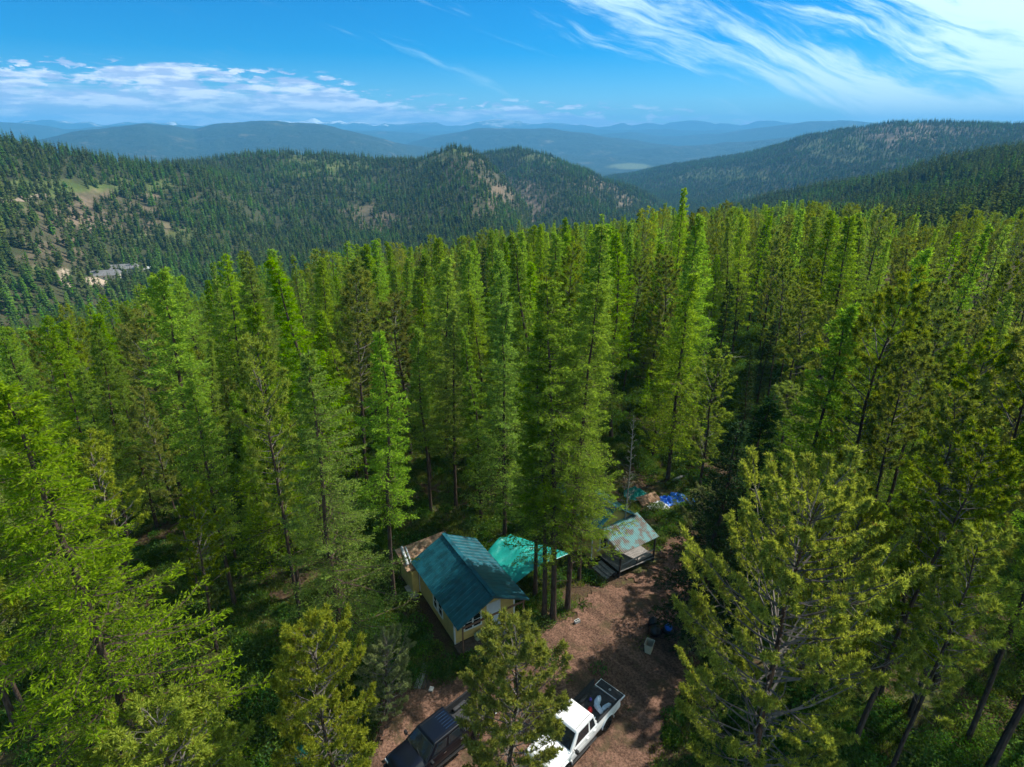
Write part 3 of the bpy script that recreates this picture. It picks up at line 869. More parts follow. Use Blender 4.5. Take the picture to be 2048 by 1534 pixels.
hero(LARCH[1], 22, 1158, 1160, 720, 0.9, 'larch', 'low branching larch at the back right of the clump, by the porch steps', 'tree')
hero(LARCH[3], 22, 862, 1022, 650, 1.0, 'larch', 'larch rising behind the brown lean-to roof', 'tree')
hero(LARCH[1], 22, 912, 1012, 610, 1.0, 'larch', 'larch right behind the ridge of the teal cabin roof', 'tree')
hero(LARCH[4], 22, 962, 1040, 660, 1.0, 'larch', 'slim larch beside the pale thin log behind the teal roof', 'tree')
hero(LARCH[0], 22, 1010, 1075, 600, 1.0, 'larch', 'bright larch behind the teal canopy, left of the big clump', 'tree')
hero(LARCH[0], 22, 1335, 960, 540, 1.15, 'larch', 'broad deep green larch standing by itself behind the blue tarps', 'tree', rz=2.2)
hero(PINES[2], 20, 822, 910, 590, 1.25, 'pine', 'round headed dull olive pine on a tall bare trunk, behind the cabin roof', 'tree')
hero(LARCH[1], 22, 862, 960, 740, 0.9, 'larch', 'young light green larch right of the round headed pine', 'tree')
hero(SNAG[1], 12, 1850, 1080, 880, 1.1, 'dead_tree', 'bare silver grey dead tree among the pines at the right', 'dead tree', parts=('trunk', 'branches'))
hero(SNAG[0], 15, 1245, 1100, 830, 0.6, 'dead_tree', 'thin bare dead tree with pale twigs behind the porch roof', 'dead tree', parts=('trunk', 'branches'))
hero(PINES[1], 20, 1965, 1560, 640, 1.0, 'pine', 'tall leaning pine with a long bare trunk in the lower right corner', 'tree', lean=(0, -0.05))
hero(PINES[1], 20, 1735, 1145, 640, 1.0, 'pine', 'tall pine with a bare dark trunk just right of the smaller yellow green pine', 'tree')
hero(PINES[0], 20, 1870, 1370, 700, 1.0, 'pine', 'dark barked pine with a high olive crown over the shady hollow at the lower right', 'tree')
hero(LARCH[1], 22, 2075, 1480, 640, 1.0, 'larch', 'bright larch reaching in at the right edge over the lower right hollow', 'tree')

# ------------------------------------------------------------------ the stand: random trees kept off the yard, the drive and the sight lines to them
KEEP = [(800, 1035, 1065, 1330), (965, 1065, 1150, 1180), (1185, 1020, 1330, 1180), (1050, 1160, 1390, 1420), (1235, 958, 1390, 1030), (740, 1360, 1270, 1560), (500, 1440, 620, 1560), (830, 1310, 900, 1400)]
YARDPOLY = [(-8.5, 27), (-9, 36), (-8, 40), (-1, 40), (2, 45), (5, 48), (9, 50), (17, 51), (18, 45), (14, 38), (13, 33), (12, 26), (10, 20), (-1, 17), (-8, 19), (-9, 24)]
def inside(x, y, P):
    c = False; j = len(P) - 1
    for i in range(len(P)):
        if (P[i][1] > y) != (P[j][1] > y) and x < (P[j][0] - P[i][0]) * (y - P[i][1]) / (P[j][1] - P[i][1]) + P[i][0]: c = not c
        j = i
    return c


GAPS = [(350, 1020, 70, 55), (440, 1240, 80, 60), (930, 880, 25, 50), (1270, 850, 30, 45), (1890, 730, 45, 60), (1640, 980, 60, 25), (1900, 1260, 80, 110), (1500, 720, 80, 30), (600, 1420, 100, 110)]
SKYL = ([-400, 0, 100, 200, 260, 300, 400, 500, 620, 700, 800, 900, 1000, 1100, 1200, 1290, 1330, 1370, 1450, 1600, 1750, 1850, 2048, 2400], [680, 640, 600, 570, 520, 540, 485, 485, 495, 475, 475, 475, 455, 445, 440, 425, 400, 425, 405, 400, 415, 440, 410, 400])
ncount = dict(larch=0, pine=0, fir=0, dead_tree=0)
rest = []
grid = {}
def near_ok(x, y, d):
    gx, gy = int(x // 5), int(y // 5)
    for i in range(gx - 1, gx + 2):
        for j in range(gy - 1, gy + 2):
            for (a, b, e) in grid.get((i, j), ()):
                if (a - x) ** 2 + (b - y) ** 2 < (0.5 * (d + e)) ** 2: return False
    return True
for (x, y, d) in placed:
    grid.setdefault((int(x // 5), int(y // 5)), []).append((x, y, 3.2))
cands = []
rnd = random.Random(12)
for _ in range(75000):
    a = R(rnd.uniform(-50, 50)); r = math.sqrt(rnd.uniform(15 ** 2, 440 ** 2))
    cands.append((r * math.sin(a), r * math.cos(a), r, math.degrees(a)))
cands.sort(key=lambda q: q[2] + rnd.uniform(0, 9))
sel = []
for x, y, r, a in cands:
    if r > 330 and False: continue
    d = 2.7 + 1.7 * rnd.random() + (0.6 if r > 120 else 0)
    if r < 60 and inside(x, y, YARDPOLY): continue
    if not near_ok(x, y, d): continue
    grid.setdefault((int(x // 5), int(y // 5)), []).append((x, y, d))
    sel.append((x, y, r, a))
xs = np.array([q[0] for q in sel]); ys = np.array([q[1] for q in sel]); zs = height(xs, ys)
fx = fbm(xs / 18, ys / 18, 3, 91); fx2 = fbm(xs / 25, ys / 25, 3, 131)
GROUPS = {}
SECT = [(-99, -14, 'left', 'left of the cabins'), (-14, 12, 'middle', 'behind the cabins'), (12, 99, 'right', 'right of the drive')]
for k, (x, y, r, a) in enumerate(sel):
    z0 = float(zs[k])
    rightness = float(sstep(np.array((a - 12) / 16)))
    pl = 0.66 - 0.16 * rightness + (float(fx[k]) - 0.5) * 1.7
    q = rnd.random()
    kind = 'larch' if q < pl else ('fir' if q > 0.94 or (r > 170 and q > 0.70) else 'pine')
    if kind == 'pine' and r > 42 and rnd.random() < 0.05: kind = 'dead_tree'
    h = {'larch': rnd.gauss(20.5, 3.4), 'pine': rnd.gauss(17.5, 3.0), 'fir': rnd.gauss(16, 3), 'dead_tree': rnd.gauss(12, 2)}[kind]
    if rnd.random() < 0.22: h *= rnd.uniform(0.4, 0.8)
    h = max(5, min(h, 25.5))
    if r > 250: h *= 0.85
    w_ = 2.1 if kind == 'larch' else 1.6
    # projected crown must leave the yard visible
    crown = {'larch': 0.25, 'pine': 0.45, 'fir': 0.1, 'dead_tree': 0.2}[kind]
    tx, ty = topx(np.array([x] * 3), np.array([y] * 3), z0 + np.array([0.0, h * crown, h]))
    sc = F / (r * 1.05)
    bad = False
    if r < 75:
        for (x0, y0, x1, y1) in KEEP:
            xa, xb = min(tx[1], tx[2]) - w_ * sc, max(tx[1], tx[2]) + w_ * sc
            if xb > x0 and xa < x1 and ty[2] < y1 and ty[1] > y0: bad = True
            if tx[0] + 6 > x0 and tx[0] - 6 < x1 and ty[0] > y0 and ty[2] < y1: bad = True
        if y < 30 and -12 < x < 13: bad = True
    for (cx, cy_, rx, ry) in GAPS:
        if ((tx[0] - cx) / rx) ** 2 + ((ty[0] - cy_) / ry) ** 2 < 1 and rnd.random() < 0.55: bad = True
        m_ = (ty[1] + ty[2]) / 2
        if ((tx[1] - cx) / rx) ** 2 + ((ty[1] - cy_) / ry) ** 2 < 1 and rnd.random() < 0.8: bad = True
    if r < 30 and (abs(a) > 22): 
        if rnd.random() < 0.35: bad = True
    if r < 24: bad = True
    if tx[0] < -260 or tx[0] > 2310: continue
    if r < 90 and x > -2 and shades(x, y, h, crown, 3.6 if kind == 'larch' else 2.6): bad = True
    if ty[2] < 700:
        lim = float(np.interp(tx[2], SKYL[0], SKYL[1])) + rnd.uniform(-6, 30) - (14 if rnd.random() < 0.08 else 0)
        if ty[2] < lim:
            h2 = h - (lim - ty[2]) * r / F * 1.05
            if h2 < 0.45 * h and r < 260: bad = True
            elif h2 < 4: bad = True
            h = h2
    if bad: continue
    sec = next(s for s in SECT if s[0] <= a < s[1])
    if r < 200 and ncount[kind] < 290:
        ncount[kind] += 1
        hi = r < 95
        if kind == 'larch':
            K = rnd.choice(LARCH if hi else MLARCH); h0 = 22; lab = 'bright green larch'
        elif kind == 'pine':
            K = rnd.choice(PINES if hi else MPINES); h0 = 20; lab = 'olive lodgepole pine'
        elif kind == 'fir':
            K = rnd.choice(FIRS if hi else MFIRS); h0 = 20; lab = 'dark green fir'
        else:
            K = SNAG[0]; h0 = 15; lab = 'bare grey dead tree'
        nm = {'larch': 'larch', 'pine': 'lodgepole_pine', 'fir': 'fir', 'dead_tree': 'dead_tree'}[kind]
        place = next(t for lim_, t in ((-27, 'near the left edge of the photo'), (-15, 'left of the teal roofed cabin'), (-2, 'behind the teal roofed cabin'), (12, 'behind the porch and tarps'), (25, 'right of the gravel drive'), (99, 'near the right edge of the photo')) if a < lim_)
        row = 'front rows' if r < 52 else 'middle rows' if r < 85 else 'back rows' if r < 130 else 'farthest rows'
        size = 'tall ' if h > {'larch': 22, 'pine': 19, 'fir': 17, 'dead_tree': 12}[kind] else ('young ' if h < 13 and kind != 'dead_tree' else '')
        full = '%s%s in the %s %s' % (size, lab, row, place)
        plant(K, nm, x, y, h, h0, full, 'dead tree' if kind == 'dead_tree' else 'tree', full.replace(' in the', ' trees in the', 1),
              width=rnd.uniform(0.85, 1.25) if kind == 'larch' else rnd.uniform(0.75, 1.1), lean=(rnd.gauss(0, 0.028), rnd.gauss(0, 0.028)), z=z0,
              parts=('trunk', 'branches') if kind == 'dead_tree' else ('trunk', 'crown'))
    else:
        rest.append((x, y, z0, h, kind))
print('stand', ncount, 'rest', len(rest))

# ------------------------------------------------------------------ instanced woods
def library(name, meshes):
    c = bpy.data.collections.new(name)
    for i, me in enumerate(meshes):
        o = bpy.data.objects.new('%s_%02d' % (name, i), me)
        c.objects.link(o)
    return c


def scatter(name, pos, scale, rot, idx, lib, label, cat, kind='stuff'):
    me = bpy.data.meshes.new(name)
    n = len(pos)
    me.vertices.add(n); me.vertices.foreach_set('co', np.asarray(pos, np.float32).ravel())
    sc3 = np.asarray(scale, np.float32)
    if sc3.ndim == 1: sc3 = np.stack([sc3] * 3, 1)
    a = me.attributes.new('size3', 'FLOAT_VECTOR', 'POINT'); a.data.foreach_set('vector', sc3.ravel())
    rt = np.zeros((n, 3), np.float32); rt[:, 2] = rot
    a = me.attributes.new('turn', 'FLOAT_VECTOR', 'POINT'); a.data.foreach_set('vector', rt.ravel())
    a = me.attributes.new('pick', 'INT', 'POINT'); a.data.foreach_set('value', np.asarray(idx, np.int32))
    o = link(name, me)
    ng = bpy.data.node_groups.new(name, 'GeometryNodeTree')
    ng.interface.new_socket('Geometry', in_out='INPUT', socket_type='NodeSocketGeometry')
    ng.interface.new_socket('Geometry', in_out='OUTPUT', socket_type='NodeSocketGeometry')
    N = ng.nodes
    gi = N.new('NodeGroupInput'); go = N.new('NodeGroupOutput')
    ci = N.new('GeometryNodeCollectionInfo')
    ci.inputs['Collection'].default_value = lib
    ci.inputs['Separate Children'].default_value = True
    ci.inputs['Reset Children'].default_value = True
    iop = N.new('GeometryNodeInstanceOnPoints')
    iop.inputs['Pick Instance'].default_value = True
    def na(nm, ty):
        q = N.new('GeometryNodeInputNamedAttribute'); q.data_type = ty; q.inputs[0].default_value = nm
        return q.outputs[0]
    Lk = ng.links.new
    Lk(gi.outputs[0], iop.inputs['Points'])
    Lk(ci.outputs[0], iop.inputs['Instance'])
    Lk(na('pick', 'INT'), iop.inputs['Instance Index'])
    e2r = N.new('FunctionNodeEulerToRotation')
    Lk(na('turn', 'FLOAT_VECTOR'), e2r.inputs[0]); Lk(e2r.outputs[0], iop.inputs['Rotation'])
    Lk(na('size3', 'FLOAT_VECTOR'), iop.inputs['Scale'])
    Lk(iop.outputs[0], go.inputs[0])
    md = o.modifiers.new('scatter', 'NODES'); md.node_group = ng
    return tag(o, label, cat, kind=kind)


def joined(pair, mats):
    """one mesh from a trunk and crown pair"""
    bm = bmesh.new()
    bm.from_mesh(pair[0]); n0 = len(bm.faces)
    bm.from_mesh(pair[1])
    me = bpy.data.meshes.new('tree')
    bm.faces.ensure_lookup_table()
    for f in bm.faces[:n0]: f.material_index = 1
    bm.to_mesh(me); bm.free()
    for q in mats: me.materials.append(q)
    return me


MID = library('conifers', [joined(MLARCH[0], [L_LARCH, M_BARK]), joined(MLARCH[1], [L_LARCH, M_BARK]), joined(MLARCH[2], [L_LARCH, M_BARK]),
                           joined(MPINES[0], [L_PINE, M_TWIG]), joined(MPINES[1], [L_PINE, M_TWIG]), joined(MFIRS[0], [L_FIR, M_BARK]), SNAG[0][1]])
ra = np.array([[q[0], q[1], q[2]] for q in rest])
KI = {'larch': (0, 3, 22), 'pine': (3, 2, 20), 'fir': (5, 1, 20), 'dead_tree': (6, 1, 15)}
ri = [KI[q[4]][0] + rnd.randrange(KI[q[4]][1]) for q in rest]
rs = np.array([q[3] / KI[q[4]][2] for q in rest])
scatter('forest_edge', ra, rs, np.random.default_rng(4).random(len(ra)) * 6.28, ri, MID, 'larches and pines of the near forest running down into the valley', 'forest')

FARS = library('distant_conifers', [far_tree(81, 15, 2.3, L_FAR), far_tree(82, 17, 2.1, L_FAR, shape=0.7), far_tree(83, 13, 2.6, L_FAR, shape=0.6, zb=0.2), far_tree(84, 15, 2.4, L_FAR, 70, 1.0),
                                    far_tree(85, 16, 2.4, L_FARL), far_tree(86, 6, 2.6, L_SHRUB, 60, 0.4, 0.02)])


def woods(name, r0_, r1_, a0, a1, n, seed, label, thin=0.0, size=1.0):
    g = np.random.default_rng(seed)
    a = np.radians(g.uniform(a0, a1, n)); r = np.sqrt(g.uniform(r0_ ** 2, r1_ ** 2, n))
    x = r * np.sin(a); y = r * np.cos(a); z = height(x, y)
    px, py = topx(x, y, z)
    sc, gr, md, yd = land_masks(x, y, z)
    nz = fbm(x / 60, y / 60, 4, 55)
    dens = 1 - thin
    dens = dens - 0.80 * sc - 0.78 * gr - 1.2 * yd
    dens = dens - 1.6 * np.clip(nz - 0.60, 0, 1)
    # skip slopes that face away out of sight: keep what lies in the picture with a margin
    e = 12.0
    r2_ = r + e
    zf = height(r2_ * np.sin(a), r2_ * np.cos(a))
    back = (zf - z) / e < (z - CAMZ - 8) / r - 0.02
    keep = (g.random(n) < dens) & (px > -250) & (px < 2300)
    keep &= ~(back & (g.random(n) < 0.75))
    x, y, z, px, py, gr, sc = [q[keep] for q in (x, y, z, px, py, gr, sc)]
    m = len(x)
    idx = g.integers(0, 4, m)
    lar = fbm(x / 90, y / 90, 3, 63)
    idx = np.where((g.random(m) < np.clip((lar - 0.52) * 5, 0, 0.8) * (1 - 0.6 * sc)) | (g.random(m) < 0.04), 4, idx)
    idx = np.where((g.random(m) < 0.45 * gr), 5, idx)
    s = size * g.uniform(0.6, 1.25, m)
    s3 = np.stack([s * g.uniform(0.85, 1.2, m), s * g.uniform(0.85, 1.2, m), s], 1)
    print(name, m)
    scatter(name, np.column_stack([x, y, z - 0.3]), s3, g.random(m) * 6.28, idx, FARS, label, 'forest')


woods('valley_woods', 300, 900, -52, 50, 17000, 1, 'dark conifers and scattered larches on the valley floor and lower hillsides', size=1.0)
woods('hillside_forest', 900, 2600, -52, 16, 62000, 2, 'dark conifer forest over the hills at the left and centre with scree clearings', size=1.0)
woods('slope_forest', 900, 1900, 16, 50, 22000, 3, 'conifer forest on the near slope at the right', size=1.0)
woods('ridge_forest', 1900, 4300, 4, 50, 76000, 4, 'blue green conifer forest on the long ridge at the right', size=1.05)
# ------------------------------------------------------------------ the yard
M_DRIVE = mat('red_gravel', (0.056, 0.031, 0.021), 0.95, color2=(0.145, 0.084, 0.058), scale=9, lo=0.34, hi=0.66, bump=0.9, bscale=22, spec=0.1)
_t = NT(M_DRIVE.node_tree)
_b = M_DRIVE.node_tree.nodes['Principled BSDF']
_c = _b.inputs['Base Color'].links[0].from_socket
_P = _t.n('ShaderNodeTexCoord').outputs['Object']
_v = _t.mapping(_P, (1, 1, 1), (0, 0, R(-40)))
_lane = _t.noise(_t.mapping(_v, (0.9, 0.16, 1)), 1.0, 4, 0.6)
_c = _t.mix(_t.rng(_lane, 0.42, 0.60), _c, _t.mix(1.0, _c, (1.65, 1.6, 1.6), 'MULTIPLY'))
_c = _t.mix(_t.rng(_t.noise(_P, 0.55, 5, 0.7), 0.52, 0.66, 0, 0.8), _c, (0.075, 0.058, 0.030))
_c = _t.mix(_t.rng(_t.noise(_P, 45, 2, 0.6), 0.66, 0.74, 0, 0.6), _c, (0.32, 0.27, 0.23))
_t.put(_b.inputs['Base Color'], _c)
M_YELLOW = mat('yellow_siding', (0.52, 0.36, 0.12), 0.75, var=0.12, scale=2.5, bump=0.15, bscale=8)
M_WHITE = mat('white_trim', (0.62, 0.62, 0.60), 0.6, var=0.08)
M_DOOR = mat('pale_door_paint', (0.55, 0.58, 0.62), 0.5, var=0.05)
M_TEALROOF = mat('dark_teal_roof_metal', (0.007, 0.068, 0.092), 0.40, var=0.40, scale=1.6, stretch=(1, 1, 1), spec=0.5, bump=0.08, bscale=3)  # dark teal metal; its patchy tone also paints in dappled tree shade
M_TURQ = mat('turquoise_roof_metal', (0.075, 0.27, 0.27), 0.5, color2=(0.085, 0.056, 0.034), scale=1.5, lo=0.43, hi=0.57, spec=0.4)
M_BROWNROOF = mat('needle_strewn_board', (0.30, 0.19, 0.12), 0.9, color2=(0.13, 0.075, 0.045), scale=2.5, bump=0.3)
M_WOOD = mat('weathered_wood', (0.17, 0.155, 0.145), 0.9, color2=(0.30, 0.28, 0.26), scale=3, stretch=(1, 8, 1), bump=0.3)
M_DARKWOOD = mat('dark_wood', (0.06, 0.045, 0.036), 0.9, var=0.4, scale=5, bump=0.3)
M_BROWNPOST = mat('brown_post', (0.14, 0.075, 0.045), 0.85, var=0.3, scale=5)
M_PLY = mat('ochre_plywood', (0.42, 0.25, 0.08), 0.8, var=0.2, scale=3)
M_TARP = mat('teal_tarp', (0.008, 0.25, 0.21), 0.38, var=0.12, scale=2, bump=0.35, bscale=6, spec=0.6)
M_BLUETARP = mat('blue_tarp', (0.02, 0.15, 0.60), 0.4, var=0.15, scale=3, bump=0.3, bscale=9, spec=0.5)
M_PALE = mat('pale_plastic_sheet', (0.55, 0.56, 0.58), 0.45, var=0.25, scale=5, bump=0.3)
M_BLACK = mat('black_plastic', (0.012, 0.012, 0.014), 0.3, spec=0.6)
M_BIN = mat('beige_plastic', (0.50, 0.43, 0.30), 0.5, var=0.05)
M_BINDARK = mat('bin_inside', (0.22, 0.20, 0.15), 0.7)
M_CONC = mat('concrete', (0.42, 0.41, 0.39), 0.9, var=0.15, scale=12, bump=0.2)
M_GLASS = mat('dark_glass', (0.015, 0.020, 0.024), 0.06, spec=0.8)
M_STEEL = mat('galvanised_steel', (0.38, 0.38, 0.46), 0.4, metal=0.6, var=0.15)
M_CURTAIN = mat('curtain', (0.30, 0.20, 0.16), 0.9, var=0.3)
M_GREENWOOD = mat('grey_green_painted_wood', (0.20, 0.23, 0.15), 0.8, var=0.15)

# gravel drive: a ragged sheet lying on the bench
DRV = [gpx(*q) for q in ((1045, 1330), (1070, 1262), (1120, 1243), (1170, 1215), (1176, 1172), (1230, 1176), (1310, 1138), (1322, 1082), (1375, 1062), (1405, 1082), (1415, 1180), (1410, 1290), (1380, 1380), (1330, 1450), (1290, 1600), (1220, 1760), (1020, 1780), (930, 1640), (820, 1640), (700, 1700), (735, 1520), (760, 1400), (870, 1355), (960, 1385))]
def drive_mesh():
    st = 0.16
    xs_ = np.arange(-14, 20, st); ys_ = np.arange(12, 45, st)
    gx, gy = np.meshgrid(xs_, ys_, indexing='ij')
    wx = gx + (fbm(gx * 1.1, gy * 1.1, 3, 5) - 0.5) * 2.2; wy = gy + (fbm(gx * 1.1 + 40, gy * 1.1, 3, 6) - 0.5) * 2.2
    ins = np.zeros(gx.shape, bool)
    for i in range(len(DRV)):
        x1, y1 = DRV[i]; x2, y2 = DRV[i - 1]
        if y1 == y2: continue
        c = ((y1 > wy) != (y2 > wy)) & (wx < (x2 - x1) * (wy - y1) / (y2 - y1) + x1)
        ins ^= c
    z = 0.03 + 0.05 * (fbm(gx * 0.9, gy * 0.9, 3, 15)) + 0.02 * hashf(gx / st, gy / st, 4)
    idx = np.arange(gx.size).reshape(gx.shape)
    q = ins[:-1, :-1]
    f = np.stack([idx[:-1, :-1][q], idx[1:, :-1][q], idx[1:, 1:][q], idx[:-1, 1:][q]], 1)
    used_, inv = np.unique(f.ravel(), return_inverse=True)
    co = np.stack([gx.ravel(), gy.ravel(), z.ravel()], 1)[used_]
    me = bpy.data.meshes.new('driveway')
    me.from_pydata(co.tolist(), [], inv.reshape(-1, 4).tolist())
    me.polygons.foreach_set('use_smooth', [True] * len(f))
    me.materials.append(M_DRIVE)
    me.update()
    return tag(link('driveway', me), kind='structure')
drive_mesh()


def roof_panels(parent, x0, z0, x1, z1, y0, y1, n, m, rib=0.016, pitch=0.4, name='roof_panel'):
    """ribbed sheets laid side by side along y, sloping from x0,z0 to x1,z1"""
    d = Vector((x1 - x0, 0, z1 - z0)).normalized()
    up = Vector((-d.z, 0, d.x))
    if up.z < 0: up = -up
    wdt = (y1 - y0) / n
    for i in range(n):
        ya = y0 + i * wdt + 0.004; yb = y0 + (i + 1) * wdt - 0.004
        b = MB()
        k = max(1, round(wdt / pitch))
        prof = [(ya, 0)]
        for j in range(k):
            yc = ya + (j + 0.5) * (yb - ya) / k
            prof += [(yc - 0.05, 0), (yc - 0.025, rib), (yc + 0.025, rib), (yc + 0.05, 0)]
        prof.append((yb, 0))
        jit = random.uniform(0, 0.006)
        top = []
        for e, (xx, zz) in enumerate(((x0, z0), (x1, z1))):
            for (yy, hh) in prof:
                p = Vector((xx, yy, zz)) + up * (hh + jit)
                top.append(p)
        np_ = len(prof)
        bot = [p - up * 0.02 for p in top]
        vs = top + bot
        fs = []
        for j in range(np_ - 1):
            fs.append((j, j + 1, np_ + j + 1, np_ + j))
            fs.append((2 * np_ + j, 3 * np_ + j, 3 * np_ + j + 1, 2 * np_ + j + 1))
        for e in (0, np_):
            for j in range(np_ - 1):
                fs.append((e + j, e + j + 1, 2 * np_ + e + j + 1, 2 * np_ + e + j))
        fs.append((0, np_, 3 * np_, 2 * np_)); fs.append((np_ - 1, 2 * np_ - 1, 4 * np_ - 1, 3 * np_ - 1))
        b.add(vs, fs)
        b.build(name, m, parent)


def window(parent, o, ux, uy, wd, ht, n=1, m=M_WHITE, label=None):
    """framed window whose lower left corner is o, ux along the wall, uy = outward normal"""
    o = Vector(o); ux = Vector(ux); uy = Vector(uy); uz = Vector((0, 0, 1))
    def bx(b, a0, a1, z0, z1, d0, d1):
        ps = [o + ux * a + uz * z + uy * d for d in (d0, d1) for (a, z) in ((a0, z0), (a1, z0), (a1, z1), (a0, z1))]
        b.add(ps, [(0, 3, 2, 1), (4, 5, 6, 7), (0, 1, 5, 4), (1, 2, 6, 5), (2, 3, 7, 6), (3, 0, 4, 7)])
    f = MB(); t = 0.09
    bx(f, -t, 0, -t, ht + t, 0, 0.05); bx(f, wd, wd + t, -t, ht + t, 0, 0.05)
    bx(f, 0, wd, -t, 0, 0, 0.053); bx(f, 0, wd, ht, ht + t, 0, 0.053)
    for i in range(1, n):
        c = wd * i / n
        bx(f, c - 0.05, c + 0.05, 0, ht, 0, 0.048)
    fr = f.build('window', m, parent)
    for i in range(n):
        a0 = wd * i / n + (0.05 if i else 0); a1 = wd * (i + 1) / n - (0.05 if i < n - 1 else 0)
        p = MB(); bx(p, a0, a1, 0, ht, 0.004, 0.016)
        p.build('pane', M_GLASS, fr)
        s = MB(); bx(s, a0, a1, ht * 0.5 - 0.018, ht * 0.5 + 0.018, 0.017, 0.034)
        s.build('sash_bar', m, fr)
    return fr


def siding(b, p, q, z0, z1, n):
    pass


CR = R(31)
cab = empty('cabin', 'small yellow cabin with a dark teal metal gable roof and white trim', 'cabin', (-3.71, 29.51, 0), CR)
W_, D_ = 4.5, 5.7
EZ, RZ_ = 2.62, 3.98
def gable_wall(y, nrm, name='wall', x0=0.0, x1=W_, zb=0.35, ez=2.45, pk=3.80, m=M_YELLOW, th=0.1, parent=None):
    b = MB()
    xm = (x0 + x1) / 2
    a = [(x0, zb), (x1, zb), (x1, ez), (xm, pk), (x0, ez)]
    vs = [(x, y, z) for x, z in a] + [(x, y + th * nrm, z) for x, z in a]
    fs = [tuple(range(5)), tuple(range(9, 4, -1))] + [(i, (i + 1) % 5, 5 + (i + 1) % 5, 5 + i) for i in range(5)]
    b.add(vs, fs)
    return b.build(name, m, parent)
gable_wall(0, 1, parent=cab)
gable_wall(D_, -1, parent=cab)
MB().box((0, 0.102, 0.35), (0.1, D_ - 0.102, 2.45)).build('wall', M_YELLOW, cab)
MB().box((W_ - 0.1, 0.102, 0.35), (W_, D_ - 0.102, 2.45)).build('wall', M_YELLOW, cab)
# groove battens between siding sheets, each its own strip
for y in (1.22, 2.44, 3.66, 4.88):
    MB().box((-0.012, y, 0.36), (-0.001, y + 0.03, 2.44)).build('siding_batten', M_YELLOW, cab)
for (a, b_) in (((-0.03, -0.03, 0.33), (0.07, -0.001, 2.5)), ((-0.03, -0.001, 0.33), (-0.001, 0.07, 2.5)), ((W_ - 0.07, -0.03, 0.33), (W_ + 0.03, -0.001, 2.5)), ((W_ + 0.001, -0.001, 0.33), (W_ + 0.03, 0.07, 2.5)), ((-0.03, D_ - 0.05, 0.33), (-0.001, D_ + 0.03, 2.5))):
    MB().box(a, b_).build('corner_board', M_WHITE, cab)
for sx in (0.15, W_ - 0.35):
    for yy in (0.1, 2.7, D_ - 0.4):
        MB().box((sx, yy, -0.1), (sx + 0.25, yy + 0.25, 0.34)).build('pier', M_CONC, cab)
MB().box((0.02, 0.12, 0.2), (W_ - 0.02, D_ - 0.12, 0.345)).build('floor_frame', M_DARKWOOD, cab)
rf = MB().bar((2.37, -1.08, RZ_ + 0.045), (2.37, 6.5, RZ_ + 0.045), 0.26, 0.05).build('roof', M_TEALROOF, cab)
tag(rf)
roof_panels(rf, -0.28, EZ - 0.06, 2.36, RZ_, -1.05, 6.48, 9, M_TEALROOF)
roof_panels(rf, 5.02, EZ - 0.06, 2.38, RZ_, -1.05, 6.48, 9, M_TEALROOF)
for (xa, za, xb, zb_) in ((-0.28, EZ - 0.11, 2.37, RZ_ - 0.06), (5.02, EZ - 0.11, 2.37, RZ_ - 0.06)):
    MB().bar((xa, -1.06, za), (xb, -1.06, zb_), 0.035, 0.11).build('barge_board', M_TEALROOF, rf)
    for yy in (-0.6, 0.9, 2.4, 3.9, 5.4):
        MB().bar((xa, yy, za), (xb, yy, zb_), 0.05, 0.08).build('rafter', M_DARKWOOD, rf)
# front: double window, door, porch
window(cab, (0.75, 0, 1.15), (1, 0, 0), (0, -1, 0), 1.15, 1.05, 2)
dr = MB().box((2.45, -0.035, 0.42), (3.33, -0.002, 2.42)).build('door', M_DOOR, cab)
MB().tube([(2.56, -0.04, 1.35), (2.56, -0.10, 1.35)], [0.03, 0.035], 10).build('handle', M_STEEL, dr)
for a, b_ in (((2.37, -0.045, 0.36), (2.449, -0.002, 2.5)), ((3.331, -0.045, 0.36), (3.41, -0.002, 2.5)), ((2.45, -0.045, 2.421), (3.33, -0.002, 2.5))):
    MB().box(a, b_).build('door_trim', M_WHITE, cab)
window(cab, (0, 2.35, 1.1), (0, -1, 0), (-1, 0, 0), 0.55, 1.05, 1)
window(cab, (0, 3.15, 1.1), (0, -1, 0), (-1, 0, 0), 0.50, 1.05, 1)
for px_, py_ in ((0.12, -1.0), (4.62, -0.98)):
    MB().tube([(px_, py_, -0.1), (px_, py_, 2.5)], 0.055, 8).build('porch_post', M_BROWNPOST, cab)
MB().bar((0.12, -1.0, 2.46), (4.75, -0.98, 2.50), 0.07, 0.13).build('porch_beam', M_BROWNPOST, cab)
for i in range(6):
    MB().box((-0.15, -0.10 - 0.15 * (i + 1), 0.36), (1.55, -0.115 - 0.15 * i, 0.40)).build('deck_board', M_DARKWOOD, cab)
MB().box((-0.12, -0.95, 0.2), (1.5, -0.9, 0.355)).build('deck_joist', M_DARKWOOD, cab)
for xx in (-0.05, 1.35):
    MB().box((xx, -0.9, -0.1), (xx + 0.1, -0.8, 0.2)).build('deck_post', M_DARKWOOD, cab)
for k in range(2):
    MB().box((2.3, -0.42 - 0.32 * k, 0.06 + 0.0), (3.5, -0.12 - 0.32 * k, 0.30 - 0.15 * k)).build('door_step', M_WOOD, cab)
